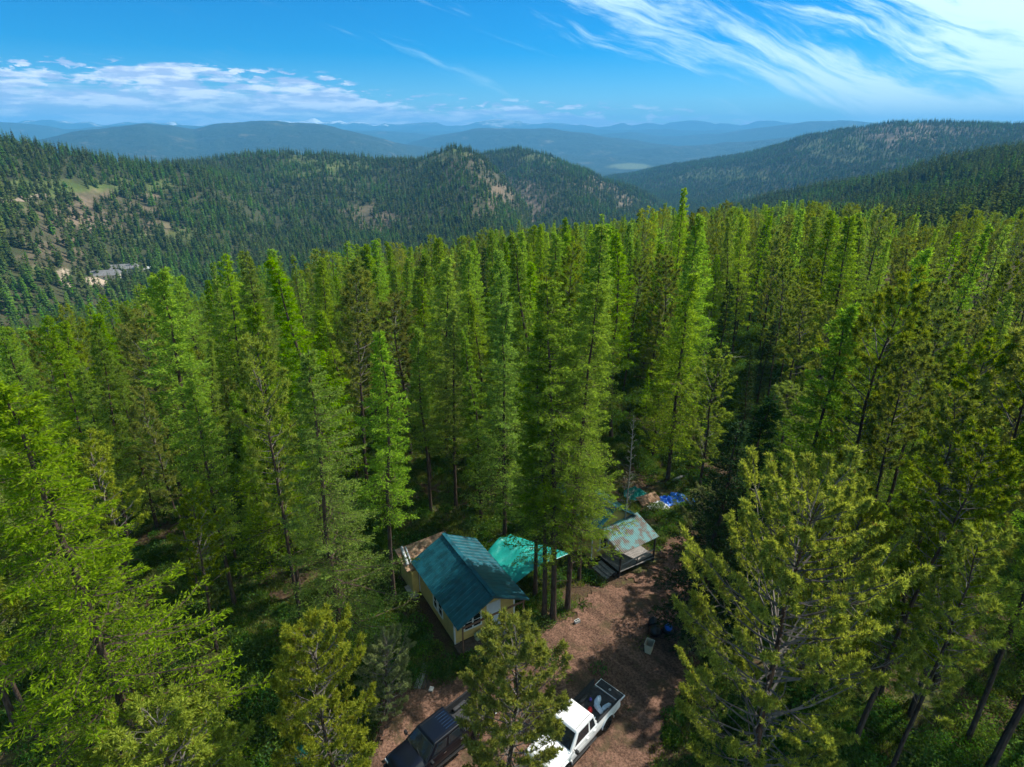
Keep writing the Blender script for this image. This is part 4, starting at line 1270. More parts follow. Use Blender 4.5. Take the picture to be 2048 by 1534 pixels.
# lean-to behind
for a, b_ in (((-0.55, D_ + 0.002, 0.3), (-0.45, 8.0, 2.15)), ((-0.449, 7.9, 0.3), (2.9, 8.0, 2.35)), ((-0.449, D_ + 0.04, 0.3), (-0.05, D_ + 0.14, 2.2))):
    MB().box(a, b_).build('lean_to_wall', M_YELLOW, cab)
lt = MB()
lt.add([(-0.8, D_ + 0.25, 2.28), (3.2, D_ + 0.25, 2.40), (3.2, 8.3, 2.75), (-0.8, 8.3, 2.60), (-0.8, D_ + 0.25, 2.20), (3.2, D_ + 0.25, 2.32), (3.2, 8.3, 2.67), (-0.8, 8.3, 2.52)], [(0, 1, 2, 3), (7, 6, 5, 4), (0, 4, 5, 1), (1, 5, 6, 2), (2, 6, 7, 3), (3, 7, 4, 0)])
lt.build('lean_to_roof', M_BROWNROOF, cab)
MB().box((3.2, D_ + 0.2, 2.30), (3.28, 8.35, 2.80)).build('fascia', M_DARKWOOD, cab)
# box beside the lean-to
bxo = empty('storage_box', 'weathered grey wooden box against the left rear wall of the teal roofed cabin', 'box', (-3.71 - 0.62 * 0.857 - 5.2 * 0.515, 29.51 - 0.62 * 0.515 + 5.2 * 0.857, 0), CR)
MB().box((-0.25, 0, 0), (0.25, 1.3, 0.5)).build('box_body', M_DARKWOOD, bxo)
MB().box((-0.29, -0.04, 0.505), (0.29, 1.34, 0.55)).build('lid', M_WOOD, bxo)
def cl(x, y, z=0.0):
    return (-3.71 + x * math.cos(CR) - y * math.sin(CR), 29.51 + x * math.sin(CR) + y * math.cos(CR), z)
pp = MB(); pp.tube([(0, 0, 0), (0.1, 1.9, 0.12)], 0.11, 12)
pp.tube([(0.28, 0.1, -0.02), (0.36, 1.8, 0.1)], 0.07, 10)
o = pp.build('white_pipe', M_PALE, None, cl(-0.55, 6.4, 2.50), CR - 0.1, smooth=True)
tag(o, 'white rolled sheeting lying on the brown lean-to roof behind the cabin', 'roll')
be = empty('bench', 'grey green wooden bench leaning by the cabin door under the window', 'bench', cl(1.3, -0.62, 0), CR + 0.12)
MB().box((0, 0, 0.42), (1.25, 0.3, 0.46)).build('seat', M_GREENWOOD, be)
MB().box((0, 0.31, 0.55), (1.25, 0.35, 0.85)).build('backrest', M_GREENWOOD, be)
for a in ((0.03, 0.02), (1.17, 0.02), (0.03, 0.25), (1.17, 0.25)):
    MB().box((a[0], a[1], 0), (a[0] + 0.05, a[1] + 0.05, 0.42 if a[1] < 0.1 else 0.56)).build('leg', M_GREENWOOD, be)

# teal canopy between the cabins
cn = empty('tarp_canopy', 'bright teal tarpaulin canopy stretched between the two cabins behind the larch clump', 'canopy', (0.6, 36.0, 0))
A_, B_, C_2, D_2 = [np.array(q) for q in ((-1.85, 36.5, 2.25), (-0.1, 38.4, 2.3), (4.3, 36.3, 2.15), (0.15, 33.2, 2.05))]
def tarp_grid(n=40):
    vs = []; fs = []
    for i in range(n + 1):
        for j in range(n + 1):
            u, v = i / n, j / n                     # u: A-B side to D-C side ; v : A to B
            p = (A_ * (1 - v) + B_ * v) * (1 - u) + (D_2 * (1 - v) + C_2 * v) * u
            z = 0.42 * (1 - abs(2 * v - 1.0))
            z -= 0.10 * math.sin(math.pi * u) ** 2 * math.sin(2 * math.pi * v) ** 2
            z += 0.10 * (float(vnoise(np.array(u * 9.0), np.array(v * 4.0), 31)) - 0.5) + 0.05 * (float(vnoise(np.array(u * 24.0), np.array(v * 9.0), 33)) - 0.5)
            vs.append((p[0] - 0.6, p[1] - 36.0, p[2] + z))
    for i in range(n):
        for j in range(n):
            a = i * (n + 1) + j
            fs.append((a, a + 1, a + n + 2, a + n + 1))
    return MB().add(vs, fs)
tg = tarp_grid().build('tarp', M_TARP, cn, smooth=True)
sld = tg.modifiers.new('thick', 'SOLIDIFY'); sld.thickness = 0.008
for q in (A_, B_, C_2, D_2):
    MB().tube([(q[0] - 0.6, q[1] - 36.0, -0.1), (q[0] - 0.6, q[1] - 36.0, q[2] - 0.01)], 0.035, 8).build('pole', M_BROWNPOST, cn)
m1 = (A_ + B_) / 2; m2 = (C_2 + D_2) / 2
MB().bar((m1[0] - 0.6, m1[1] - 36, m1[2] + 0.28), (m2[0] - 0.6, m2[1] - 36, m2[2] + 0.28), 0.05, 0.08).build('ridge_pole', M_DARKWOOD, cn)

# second cabin with the corrugated porch roof
PR = R(33)
c2 = empty('cabin', 'second yellow cabin mostly hidden by the larches, behind the corrugated porch roof', 'cabin', (6.15, 37.89, 0), PR)
WB = 4.3
gable_wall(0, 1, x1=WB, zb=0.35, ez=2.75, pk=4.35, parent=c2)
gable_wall(5.6, -1, x1=WB, zb=0.35, ez=2.75, pk=4.35, parent=c2)
MB().box((0, 0.102, 0.35), (0.1, 5.498, 2.75)).build('wall', M_YELLOW, c2)
MB().box((WB - 0.1, 0.102, 0.35), (WB, 5.498, 2.75)).build('wall', M_YELLOW, c2)
r2 = MB().bar((WB / 2, -0.35, 4.53), (WB / 2, 6.0, 4.53), 0.26, 0.05).build('roof', M_TEALROOF, c2)
roof_panels(r2, -0.4, 2.66, WB / 2 - 0.01, 4.50, -0.32, 5.98, 7, M_TEALROOF)
roof_panels(r2, WB + 0.4, 2.66, WB / 2 + 0.01, 4.50, -0.32, 5.98, 7, M_TEALROOF)
MB().box((0.02, 0.1, -0.1), (WB - 0.02, 5.5, 0.345)).build('floor_frame', M_DARKWOOD, c2)
MB().box((-0.03, -0.03, 0.33), (0.07, -0.001, 2.6)).build('corner_board', M_WHITE, c2)
window(c2, (0.85, 0, 1.0), (1, 0, 0), (0, -1, 0), 0.8, 1.0, 1)
MB().box((0.55, -0.06, 0.9), (0.75, -0.002, 1.0)).build('shelf', M_WHITE, c2)
d2 = MB().box((2.3, -0.03, 0.5), (3.15, -0.002, 2.4)).build('door', M_DARKWOOD, c2)
MB().tube([(3.05, -0.03, 1.4), (3.05, -0.09, 1.4)], 0.03, 8).build('handle', M_STEEL, d2)
# porch roof: sheets run front to back, so build in a frame turned a quarter
pr = empty('porch', 'open timber porch with a corrugated turquoise roof strewn with brown needles', 'porch', (6.15 + 0.35 * math.cos(PR), 37.89 + 0.35 * math.sin(PR), 0), PR)
pr.parent = None
fr = MB().bar((0.35, -0.12, 2.93), (4.15, -0.12, 2.93), 0.06, 0.12).build('roof', M_DARKWOOD, pr)
for i in range(5):
    x0 = 0.28 + i * 0.79; x1 = x0 + 0.785
    b = MB(); k = 5; prof = []
    for j in range(k):
        c = x0 + (j + 0.5) * (x1 - x0) / k
        prof += [(c - 0.072, 0), (c - 0.030, 0.0), (c - 0.018, 0.045), (c + 0.018, 0.045), (c + 0.030, 0.0), (c + 0.072, 0)]
    up = Vector((0, -0.30, 1)).normalized()
    ln_ = [(-0.06, 3.02), (-2.55, 2.26)]
    jz = random.uniform(0, 0.008)
    vs = [(x, yy, zz + h_ + jz) for (yy, zz) in ln_ for (x, h_) in prof] + [(x, yy, zz + h_ + jz - 0.012) for (yy, zz) in ln_ for (x, h_) in prof]
    n_ = len(prof); fs = []
    for j in range(n_ - 1):
        fs.append((j, n_ + j, n_ + j + 1, j + 1)); fs.append((2 * n_ + j, 2 * n_ + j + 1, 3 * n_ + j + 1, 3 * n_ + j))
        fs.append((n_ + j, 3 * n_ + j, 3 * n_ + j + 1, n_ + j + 1))
    b.add(vs, fs).build('roof_sheet', M_TURQ, fr)
MB().bar((0.3, -2.42, 2.20), (4.2, -2.42, 2.20), 0.06, 0.13).build('roof_beam', M_DARKWOOD, pr)
for i in range(4):
    MB().bar((0.45 + i * 1.2, -0.1, 2.93), (0.45 + i * 1.2, -2.5, 2.20), 0.05, 0.08).build('rafter', M_DARKWOOD, pr)
for x in (0.42, 3.98):
    MB().tube([(x, -2.40, -0.1), (x, -2.40, 2.14)], 0.075, 10).build('post', M_DARKWOOD, pr)
MB().tube([(4.12, -2.28, -0.1), (4.12, -2.28, 2.14)], 0.05, 8).build('post', M_BROWNPOST, pr)
MB().tube([(2.2, -2.40, 0.2), (2.2, -2.40, 1.0)], 0.05, 8).build('post', M_DARKWOOD, pr)
MB().tube([(0.42, -2.40, 1.05), (3.98, -2.40, 1.08)], 0.055, 8).build('rail', M_WOOD, pr)
MB().tube([(0.42, -2.42, 0.52), (3.98, -2.42, 0.30)], 0.055, 8).build('rail', M_WOOD, pr)
for i in range(14):
    MB().box((0.45, -0.13 - 0.155 * (i + 1), 0.44), (4.0, -0.138 - 0.155 * i, 0.475)).build('deck_board', M_WOOD, pr)
MB().box((0.42, -2.33, 0.25), (4.0, -2.29, 0.43)).build('deck_joist', M_DARKWOOD, pr)
for k in range(3):
    MB().box((-0.35 - 0.28 * k + 0.28, -2.1, 0.30 - 0.13 * k), (0.0 - 0.28 * k + 0.28, -0.5, 0.34 - 0.13 * k)).build('step_board', M_WOOD, pr)
MB().box((0.05, -2.2, 0.0), (0.35, -2.14, 0.36)).build('step_stringer', M_DARKWOOD, pr)
pl_ = MB().box((0, 0, 0.0), (0.04, 1.3, 1.5)).build('plywood_panel', M_PLY, None, (4.05, 38.3, 0.5), R(-65))
tag(pl_, 'ochre plywood panel standing among the larch trunks between the canopy and the second cabin', 'panel')


# ------------------------------------------------------------------ crumpled sheets, bags and rubbish
def crumple(name, cx, cy_, wd, dp, ht, m, label, cat, seed, rz=0, z=0.02):
    n = 26
    g = np.linspace(-1, 1, n)
    gx, gy = np.meshgrid(g, g, indexing='ij')
    r = np.hypot(gx, gy) + 1e-6
    sq = np.maximum(np.abs(gx), np.abs(gy)) / r
    X = gx * sq * wd / 2 * (0.85 + 0.35 * fbm(gx * 2 + seed, gy * 2, 2, seed)); Y = gy * sq * dp / 2 * (0.85 + 0.35 * fbm(gx * 2, gy * 2 + seed, 2, seed + 1))
    e = sstep(1.15 - np.maximum(np.abs(gx), np.abs(gy)))
    rid = 1 - np.abs(2 * fbm(gx * 3.2 + seed, gy * 3.2, 3, seed + 2) - 1) * 2.2
    Z = z + ht * e * (0.45 + 0.8 * (fbm(gx * 1.5, gy * 1.5 + seed, 2, seed + 4))) * np.clip(rid, 0.2, 1)
    me = bpy.data.meshes.new(name)
    idx = np.arange(n * n).reshape(n, n)
    f = np.stack([idx[:-1, :-1], idx[1:, :-1], idx[1:, 1:], idx[:-1, 1:]], -1).reshape(-1, 4)
    me.from_pydata(np.stack([X, Y, Z], -1).reshape(-1, 3).tolist(), [], f.tolist())
    me.materials.append(m); me.update()
    return tag(link(name, me, None, (cx, cy_, 0), rz), label, cat)


def lump(name, cx, cy_, rx, ry, rz_, m, label, cat, seed, z=0.0, parent=None, knot=True, rot=0.0):
    bm = bmesh.new()
    bmesh.ops.create_icosphere(bm, subdivisions=3, radius=1)
    rg = np.random.default_rng(seed); ph = rg.random(6) * 6
    for v in bm.verts:
        c = v.co.copy()
        k = 1 + 0.09 * math.sin(c.x * 5 + ph[0]) * math.sin(c.y * 6 + ph[1]) + 0.06 * math.sin(c.z * 9 + ph[2] + c.x * 4) + 0.04 * math.sin(c.y * 14 + ph[3])
        top_ = max(0, c.z - 0.75) * (1.4 if knot else 0)
        v.co = Vector((c.x * rx * k * (1 - top_ * 1.6), c.y * ry * k * (1 - top_ * 1.6), max(c.z, -0.72) * rz_ * k + top_ * rz_ * 0.7 + rz_ * 0.72))
    me = bpy.data.meshes.new(name); bm.to_mesh(me); bm.free()
    me.polygons.foreach_set('use_smooth', [True] * len(me.polygons))
    me.materials.append(m)
    o = link(name, me, parent, (cx, cy_, z), rot)
    if label: tag(o, label, cat)
    return o


x, y = gpx(1270, 990); crumple('tarp', x, y, 2.2, 2.0, 0.95, M_TARP, 'crumpled teal tarpaulin heap behind the porch roof', 'tarp', 3)
x, y = gpx(1335, 1002); crumple('tarp', x, y, 1.9, 1.7, 0.55, M_BLUETARP, 'crumpled blue tarpaulin beside the brown board pile behind the porch', 'tarp', 8)
x, y = gpx(1362, 1000); crumple('tarp', x, y, 1.5, 2.6, 0.4, M_BLUETARP, 'long trailing blue tarpaulin, second from the right behind the porch', 'tarp', 12, 0.4)
x, y = gpx(1380, 1001); crumple('tarp', x, y, 1.0, 0.8, 0.3, M_BLUETARP, 'small scrap of blue tarpaulin, rightmost of the blue ones', 'tarp', 17)
x, y = gpx(1318, 1014); crumple('plastic_sheet', x, y, 2.0, 1.6, 0.5, M_PALE, 'pale grey crumpled plastic sheet in front of the blue tarpaulins', 'sheet', 21)
x, y = gpx(1334, 1042); crumple('plastic_bag', x, y, 0.6, 0.5, 0.25, M_PALE, 'small white plastic bag on the ground behind the porch corner', 'bag', 25)
x, y = gpx(592, 1503); crumple('tarp', x, y, 1.5, 1.5, 0.45, M_TARP, 'crumpled teal tarpaulin under the young pine at the bottom of the photo', 'tarp', 31)
x, y = gpx(1297, 1003)
bp = empty('board_pile', 'low pile of brown boards between the teal heap and the blue tarpaulin', 'pile', (x, y, 0), 0.5)
for i in range(7):
    zz = 0.05 * i
    a = random.uniform(-0.25, 0.25)
    MB().bar((-1.1 * math.cos(a), -0.4 + 0.13 * i - 1.1 * math.sin(a) * 0.3, 0.10 + zz), (1.1 * math.cos(a), -0.4 + 0.13 * i + 1.1 * math.sin(a) * 0.3, 0.12 + zz), 0.3, 0.05).build('board', M_BROWNROOF, bp)
# plank pile near the black pickup
x, y = gpx(852, 1358)
bp = empty('plank_pile', 'few grey weathered planks beside the small round pine', 'pile', (x, y, 0), R(80))
for i in range(4):
    MB().bar((-0.8, -0.3 + 0.24 * i, 0.06 + 0.03 * (i % 2)), (0.75 + 0.1 * i, -0.25 + 0.2 * i + 0.1, 0.08), 0.17, 0.06).build('plank', M_WOOD if i > 1 else M_DARKWOOD, bp)
MB().box((-0.9, -0.7, 0), (-0.6, -0.45, 0.18)).build('block', M_CONC, bp)
# corrugated sheet
x, y = gpx(537, 1492)
b = MB(); n_ = 44; prof = [(-0.75 + 1.5 * i / n_, 0.045 * math.sin(i / n_ * 2 * math.pi * 9)) for i in range(n_ + 1)]
vs = [(yy, x_, 0.16 + z_ + 0.10 * (yy + 0.6)) for yy in (-0.6, 0.65) for (x_, z_) in prof]
b.add(vs, [(j, j + 1, n_ + 2 + j, n_ + 1 + j) for j in range(n_)])
o = b.build('metal_sheet', M_STEEL, None, (x, y, 0), R(145), smooth=True)
sd_ = o.modifiers.new('thick', 'SOLIDIFY'); sd_.thickness = 0.012
tag(o, 'corrugated grey metal sheet lying on the ground left of the teal tarpaulin at the bottom', 'metal sheet')


def log(px1, py1, px2, py2, rad, m, label, name='fallen_log', z=None):
    a = hit(px1, py1) if py1 < 900 else (*gpx(px1, py1), 0.0)
    c = hit(px2, py2) if py2 < 900 else (*gpx(px2, py2), 0.0)
    a = Vector(a) + Vector((0, 0, rad)); c = Vector(c) + Vector((0, 0, rad))
    md = (a + c) / 2
    k = [a, a.lerp(c, 0.35) + Vector((0, 0, rad * 0.2)), a.lerp(c, 0.7), c]
    b = MB().tube([q - md for q in k], [rad, rad * 0.9, rad * 0.8, rad * 0.65], 9)
    o = b.build(name, m, None, md, smooth=True)
    return tag(o, label, 'log')


log(1345, 964, 1374, 951, 0.16, M_DEAD, 'short pale grey log lying behind the blue tarpaulins')
log(968, 1092, 1006, 1068, 0.10, M_DEAD, 'pale thin log between the teal roof and the teal canopy')
log(1440, 722, 1500, 716, 0.22, M_DEAD, 'pale fallen trunk among the dark trunks right of centre, lower of two')
log(1436, 713, 1540, 702, 0.20, M_DEAD, 'pale fallen trunk among the dark trunks right of centre, upper of two')
log(570, 1508, 622, 1456, 0.15, M_DARKWOOD, 'dark log beside the teal tarpaulin at the bottom')
log(525, 1532, 560, 1502, 0.16, M_DARKWOOD, 'dark log under the corrugated sheet at the bottom edge')
log(345, 1290, 400, 1262, 0.11, M_BROWNPOST, 'brown fallen log in the dark hollow at the left')
log(1095, 1350, 1100, 1312, 0.035, M_DEAD, 'bent white stick on the gravel above the white pickup', name='stick')
log(1190, 1268, 1200, 1262, 0.02, M_DEAD, 'short pale stick in the middle of the gravel', name='stick')

x, y = gpx(1306, 1252)
lump('rubbish_bag', x, y, 0.36, 0.34, 0.42, M_BLACK, 'black rubbish bag farthest back of the pair beside the beige bin', 'bag', 1)
x, y = gpx(1309, 1268)
lump('rubbish_bag', x, y, 0.42, 0.40, 0.38, M_BLACK, 'black rubbish bag nearest the beige bin', 'bag', 2)
x, y = gpx(1337, 1266)
lump('rubbish_bag', x, y, 0.46, 0.36, 0.30, M_BLACK, 'flat black bag under the blue bag, right of the other two', 'bag', 4)
lump('blue_bag', x - 0.05, y, 0.24, 0.28, 0.20, M_BLUETARP, 'blue and white bag lying on the black bag by the drive', 'bag', 5, z=0.36)
x, y = gpx(1366, 1220)
lump('blue_bag', x, y, 0.16, 0.14, 0.14, M_BLUETARP, 'small blue bag behind the silvery pine twigs', 'bag', 6)
# beige bin
x, y = gpx(1297, 1303)
bn_ = empty('bin', 'tall open beige plastic bin standing on the gravel beside the black bags', 'bin', (x, y, 0), R(-28))
def ring(w0, d0, z, r=0.05, n=5):
    out = []
    for (sx, sy, a0) in ((1, 1, 0), (-1, 1, 90), (-1, -1, 180), (1, -1, 270)):
        for k in range(n):
            a = R(a0 + 90 * k / (n - 1))
            out.append((sx * (w0 - r) + r * math.cos(a), sy * (d0 - r) + r * math.sin(a), z))
    return out
b = MB(); ra_ = [ring(0.20, 0.25, 0.0), ring(0.25, 0.32, 0.74), ring(0.275, 0.345, 0.75), ring(0.275, 0.345, 0.78), ring(0.245, 0.315, 0.78), ring(0.19, 0.24, 0.03)]
n_ = len(ra_[0]); vs = [p for r_ in ra_ for p in r_]
fs = [(i * n_ + k, i * n_ + (k + 1) % n_, (i + 1) * n_ + (k + 1) % n_, (i + 1) * n_ + k) for i in range(5) for k in range(n_)]
b.add(vs, fs); b.add(ra_[0], [tuple(range(n_))[::-1]]); b.add(ra_[5], [tuple(range(n_))])
b.build('bin_body', M_BIN, bn_)
# cinder block
x, y = gpx(1154, 1246)
b = MB()
for (a, c) in (((-0.2, -0.1, 0), (0.2, -0.065, 0.2)), ((-0.2, 0.065, 0), (0.2, 0.1, 0.2)), ((-0.2, -0.064, 0), (-0.165, 0.064, 0.2)), ((0.165, -0.064, 0), (0.2, 0.064, 0.2)), ((-0.018, -0.064, 0), (0.018, 0.064, 0.2))):
    b.box(a, c)
o = b.build('cinder_block', M_CONC, None, (x, y, 0.06), R(32))
tag(o, 'grey two hole cinder block on the edge of the gravel below the larch clump', 'cinder block')

# ------------------------------------------------------------------ pickups
M_WPAINT = mat('white_car_paint', (0.80, 0.80, 0.80), 0.25, spec=0.5, coat=0.8)
M_BPAINT = mat('black_car_paint', (0.003, 0.004, 0.008), 0.3, spec=0.4, coat=0.3)
M_TYRE = mat('tyre_rubber', (0.015, 0.015, 0.016), 0.85)
M_LINER = mat('bed_liner', (0.030, 0.031, 0.034), 0.7, var=0.3, scale=6, bump=0.2)
M_CHROME = mat('chrome', (0.55, 0.55, 0.56), 0.2, metal=1.0)
M_TRIM = mat('black_trim', (0.012, 0.012, 0.013), 0.5)
M_RED = mat('red_plastic', (0.55, 0.02, 0.02), 0.4)
M_LAMP = mat('clear_lens', (0.6, 0.62, 0.65), 0.1, spec=0.8)
M_BLUEWHITE = mat('pale_blue_cloth', (0.45, 0.55, 0.68), 0.7, var=0.2, scale=8, bump=0.3)
M_VIOLET = mat('violet_cap', (0.10, 0.08, 0.45), 0.5)


def pickup(name, label, loc, rz, paint, crew, rack):
    t = empty(name, label, 'pickup truck', loc, rz)
    HW = 0.99; belt = 1.32; bot = 0.58
    YR, YF = -2.98, 3.05; wr_, wf_ = -1.75, 2.02
    cab0, cab1 = (-0.80, 1.75) if crew else (-0.76, 1.55)
    def side(sx):
        pr_ = []
        def arch(cy_):
            rr_ = 0.53
            return [(cy_ + rr_ * math.cos(math.pi - a), 0.50 + rr_ * math.sin(a)) for a in np.linspace(0.15, math.pi - 0.15, 9)]
        low = [(YR, bot + 0.1)] + [(a, max(b_, bot)) for a, b_ in arch(wr_)] + [(a, max(b_, bot)) for a, b_ in arch(wf_)] + [(YF - 0.04, bot + 0.08)]
        up_ = [(YF, 0.95), (YF - 0.12, 1.14), (YF - 0.6, 1.22), (cab1, 1.27), (cab0, belt + 0.02), (YR + 0.1, belt + 0.03), (YR, belt)]
        low[1:1] = []
        P = low + up_
        n = len(P)
        def xo(z):
            return HW - 0.05 * max(0, (z - 1.0) / 0.35) - 0.05 * max(0, (0.8 - z) / 0.3)
        b = MB()
        vs = [(sx * xo(z), y_, z) for y_, z in P] + [(sx * 0.87, y_, z) for y_, z in P]
        fs = [tuple(range(n)), tuple(range(2 * n - 1, n - 1, -1))] + [(i, n + i, n + (i + 1) % n, (i + 1) % n) for i in range(n)]
        b.add(vs, fs)
        o = b.build('side_panel', paint, t, bevel=0.03, seg=3)
        return o
    for sx in (-1, 1):
        side(sx)
    # hood
    b = MB(); g = []
    ys_ = [cab1 - 0.02, cab1 + 0.25, cab1 + 0.75, YF - 0.25, YF - 0.05, YF]; zs_ = [1.30, 1.295, 1.26, 1.19, 1.10, 0.93]
    xs_ = [-0.90, -0.72, -0.60, -0.3, 0, 0.3, 0.60, 0.72, 0.90]; dz = [-0.04, 0.005, 0.045, 0.03, 0.03, 0.03, 0.045, 0.005, -0.04]
    vs = [(x_, y_, z_ + d_ * (0.4 if k > 3 else 1)) for k, (y_, z_) in enumerate(zip(ys_, zs_)) for x_, d_ in zip(xs_, dz)]
    b.add(vs, [(i * 9 + j, i * 9 + j + 1, i * 9 + 10 + j, i * 9 + 9 + j) for i in range(5) for j in range(8)])
    hd = b.build('hood', paint, t, smooth=True)
    # front end
    MB().box((-0.9, YF - 0.10, 0.62), (0.9, YF - 0.02, 0.95)).build('grille', M_TRIM, t, bevel=0.02)
    for sx in (-1, 1):
        MB().box((min(sx * 0.66, sx * 0.95), YF - 0.14, 0.88), (max(sx * 0.66, sx * 0.95), YF - 0.005, 1.06)).build('headlight', M_LAMP, t, bevel=0.02)
    MB().box((-0.96, YF - 0.05, 0.48), (0.96, YF + 0.14, 0.72)).build('bumper', M_TRIM, t, bevel=0.05)
    MB().box((-0.93, YR - 0.16, 0.52), (0.93, YR - 0.02, 0.74)).build('bumper', M_CHROME, t, bevel=0.04)
    MB().box((-0.86, YR + 0.1, 0.42), (0.86, YF - 0.2, 0.60)).build('chassis', M_TRIM, t)
    # cab greenhouse
    b0 = [(-0.93, cab0), (0.93, cab0), (0.93, cab1), (-0.93, cab1)]
    r0_, r1_ = cab0 + 0.16, (1.08 if crew else 0.86)
    zt = 1.90 if crew else 2.02
    t0 = [(-0.77, r0_), (0.77, r0_), (0.77, r1_), (-0.77, r1_)]
    vs = [(x_, y_, belt) for x_, y_ in b0] + [(x_, y_, zt - 0.03) for x_, y_ in t0] + [(x_ * 0.93, y_ + (0.06 if k < 2 else -0.06), zt + 0.02) for k, (x_, y_) in enumerate(t0)]
    b = MB().add(vs, [(0, 1, 5, 4), (1, 2, 6, 5), (2, 3, 7, 6), (3, 0, 4, 7), (4, 5, 9, 8), (5, 6, 10, 9), (6, 7, 11, 10), (7, 4, 8, 11), (8, 9, 10, 11)])
    cb = b.build('cab', paint, t, bevel=0.035, seg=3)
    MB().box((-0.90, cab0, 0.60), (0.90, cab1 + 0.05, belt - 0.002)).build('cab_floor', paint, t)
    def pane(i, j, k, l, u0, u1, v0, v1, name):
        A0, A1, A2, A3 = [Vector(vs[q]) for q in (i, j, k, l)]
        nrm = (A1 - A0).cross(A3 - A0).normalized()
        def P(u, v): return (A0.lerp(A1, u)).lerp(A3.lerp(A2, u), v)
        q = [P(u0, v0), P(u1, v0), P(u1, v1), P(u0, v1)]
        bb = MB(); bb.add([p + nrm * 0.012 for p in q] + [p - nrm * 0.01 for p in q], [(0, 1, 2, 3), (7, 6, 5, 4), (0, 4, 5, 1), (1, 5, 6, 2), (2, 6, 7, 3), (3, 7, 4, 0)])
        return bb.build(name, M_GLASS, t, bevel=0.006, seg=1)
    pane(0, 1, 5, 4, 0.10, 0.90, 0.15, 0.85, 'rear_window')
    pane(2, 3, 7, 6, 0.05, 0.95, 0.06, 0.94, 'windshield')
    for (i, j, k, l, fl) in ((1, 2, 6, 5, 0), (3, 0, 4, 7, 1)):
        spl = 0.47 if crew else 0.30
        segs = [(0.07, spl - 0.03), (spl + 0.03, 0.86)]
        for (u0, u1) in segs:
            if fl: u0, u1 = 1 - u1, 1 - u0
            pane(i, j, k, l, u0, u1, 0.10, 0.86, 'side_window')
    # doors, mirrors, handles
    for sx in (-1, 1):
        spl_y = cab0 + (cab1 - cab0) * (0.47 if crew else 0.30)
        for (ya, yb) in ((cab0 + 0.08, spl_y - 0.012), (spl_y + 0.012, cab1 - 0.10)):
            if ya > yb: continue
            P = [(ya, 0.64), (yb, 0.64), (yb, 1.28), (ya, 1.29)]
            def xo(z): return HW - 0.05 * max(0, (z - 1.0) / 0.35) - 0.05 * max(0, (0.8 - z) / 0.3)
            vv = [(sx * (xo(z) - 0.005), y_, z) for y_, z in P] + [(sx * (xo(z) + 0.010), y_, z) for y_, z in P]
            dd = MB().add(vv, [(0, 1, 2, 3), (7, 6, 5, 4), (0, 4, 5, 1), (1, 5, 6, 2), (2, 6, 7, 3), (3, 7, 4, 0)]).build('door', paint, t, bevel=0.006, seg=1)
            MB().box((min(sx * 0.985, sx * 1.02), ya + 0.10, 1.12), (max(sx * 0.985, sx * 1.02), ya + 0.28, 1.16)).build('handle', paint if not rack else M_CHROME, dd)
        mr = MB().bar((sx * 0.95, cab1 - 0.25, 1.36), (sx * 1.10, cab1 - 0.22, 1.40), 0.05, 0.05)
        mr.box((min(sx * 1.08, sx * 1.28), cab1 - 0.28, 1.30), (max(sx * 1.08, sx * 1.28), cab1 - 0.14, 1.52))
        mr.build('mirror', M_TRIM, t, bevel=0.02)
        MB().box((min(sx * 0.90, sx * 1.06), cab0 + 0.1, 0.44), (max(sx * 0.90, sx * 1.06), cab1, 0.50)).build('running_board', M_TRIM, t, bevel=0.01)
        MB().box((min(sx * 0.86, sx * 0.945), YR - 0.012, 0.92), (max(sx * 0.86, sx * 0.945), YR + 0.10, 1.26)).build('tail_light', M_RED, t, bevel=0.01)
        # rail cap and flares
        MB().box((min(sx * 0.84, sx * 0.955), YR + 0.02, belt + 0.025), (max(sx * 0.84, sx * 0.955), cab0 - 0.03, belt + 0.055)).build('bed_rail', M_TRIM, t)
        for cy_ in (wr_, wf_):
            pts = [(sx * 1.0, cy_ + 0.55 * math.cos(a), 0.50 + 0.55 * math.sin(a)) for a in np.linspace(0.0, math.pi, 13)]
            MB().tube(pts, 0.045, 6).build('fender_flare', M_TRIM if rack else paint, t, smooth=True)
    # bed
    MB().box((-0.86, YR + 0.02, 0.80), (0.86, cab0 - 0.03, 0.84)).build('bed_floor', M_LINER, t)
    for i in range(9):
        xx = -0.72 + i * 0.18
        MB().box((xx - 0.035, YR + 0.04, 0.841), (xx + 0.035, cab0 - 0.1, 0.855)).build('bed_rib', M_LINER, t)
    for sx in (-1, 1):
        MB().box((min(sx * 0.845, sx * 0.868), YR + 0.03, 0.842), (max(sx * 0.845, sx * 0.868), cab0 - 0.06, belt + 0.02)).build('bed_liner', M_LINER, t)
        MB().box((min(sx * 0.62, sx * 0.844), wr_ - 0.45, 0.857), (max(sx * 0.62, sx * 0.844), wr_ + 0.45, 1.06)).build('wheel_well', M_LINER, t, bevel=0.06)
    MB().box((-0.86, cab0 - 0.10, 0.842), (0.86, cab0 - 0.03, belt + 0.03)).build('bed_front', paint, t, bevel=0.01)
    if rack:
        tgt = MB().box((-0.86, YR, 0.80), (0.86, YR + 0.06, belt + 0.01)).build('tailgate', paint, t, bevel=0.02)
    else:
        tgt = MB().box((-0.86, YR - 0.64, 0.86), (0.86, YR - 0.03, 0.93)).build('tailgate', paint, t, bevel=0.02)
        MB().box((-0.80, YR - 0.60, 0.931), (0.80, YR - 0.06, 0.945)).build('tailgate_liner', M_LINER, tgt, bevel=0.004, seg=1)
        em = MB(); em.tube([(0.0 + 0.065 * math.cos(a), YR - 0.33 + 0.065 * math.sin(a), 0.953) for a in np.linspace(0, 2 * math.pi, 21)], 0.010, 6, cap=False)
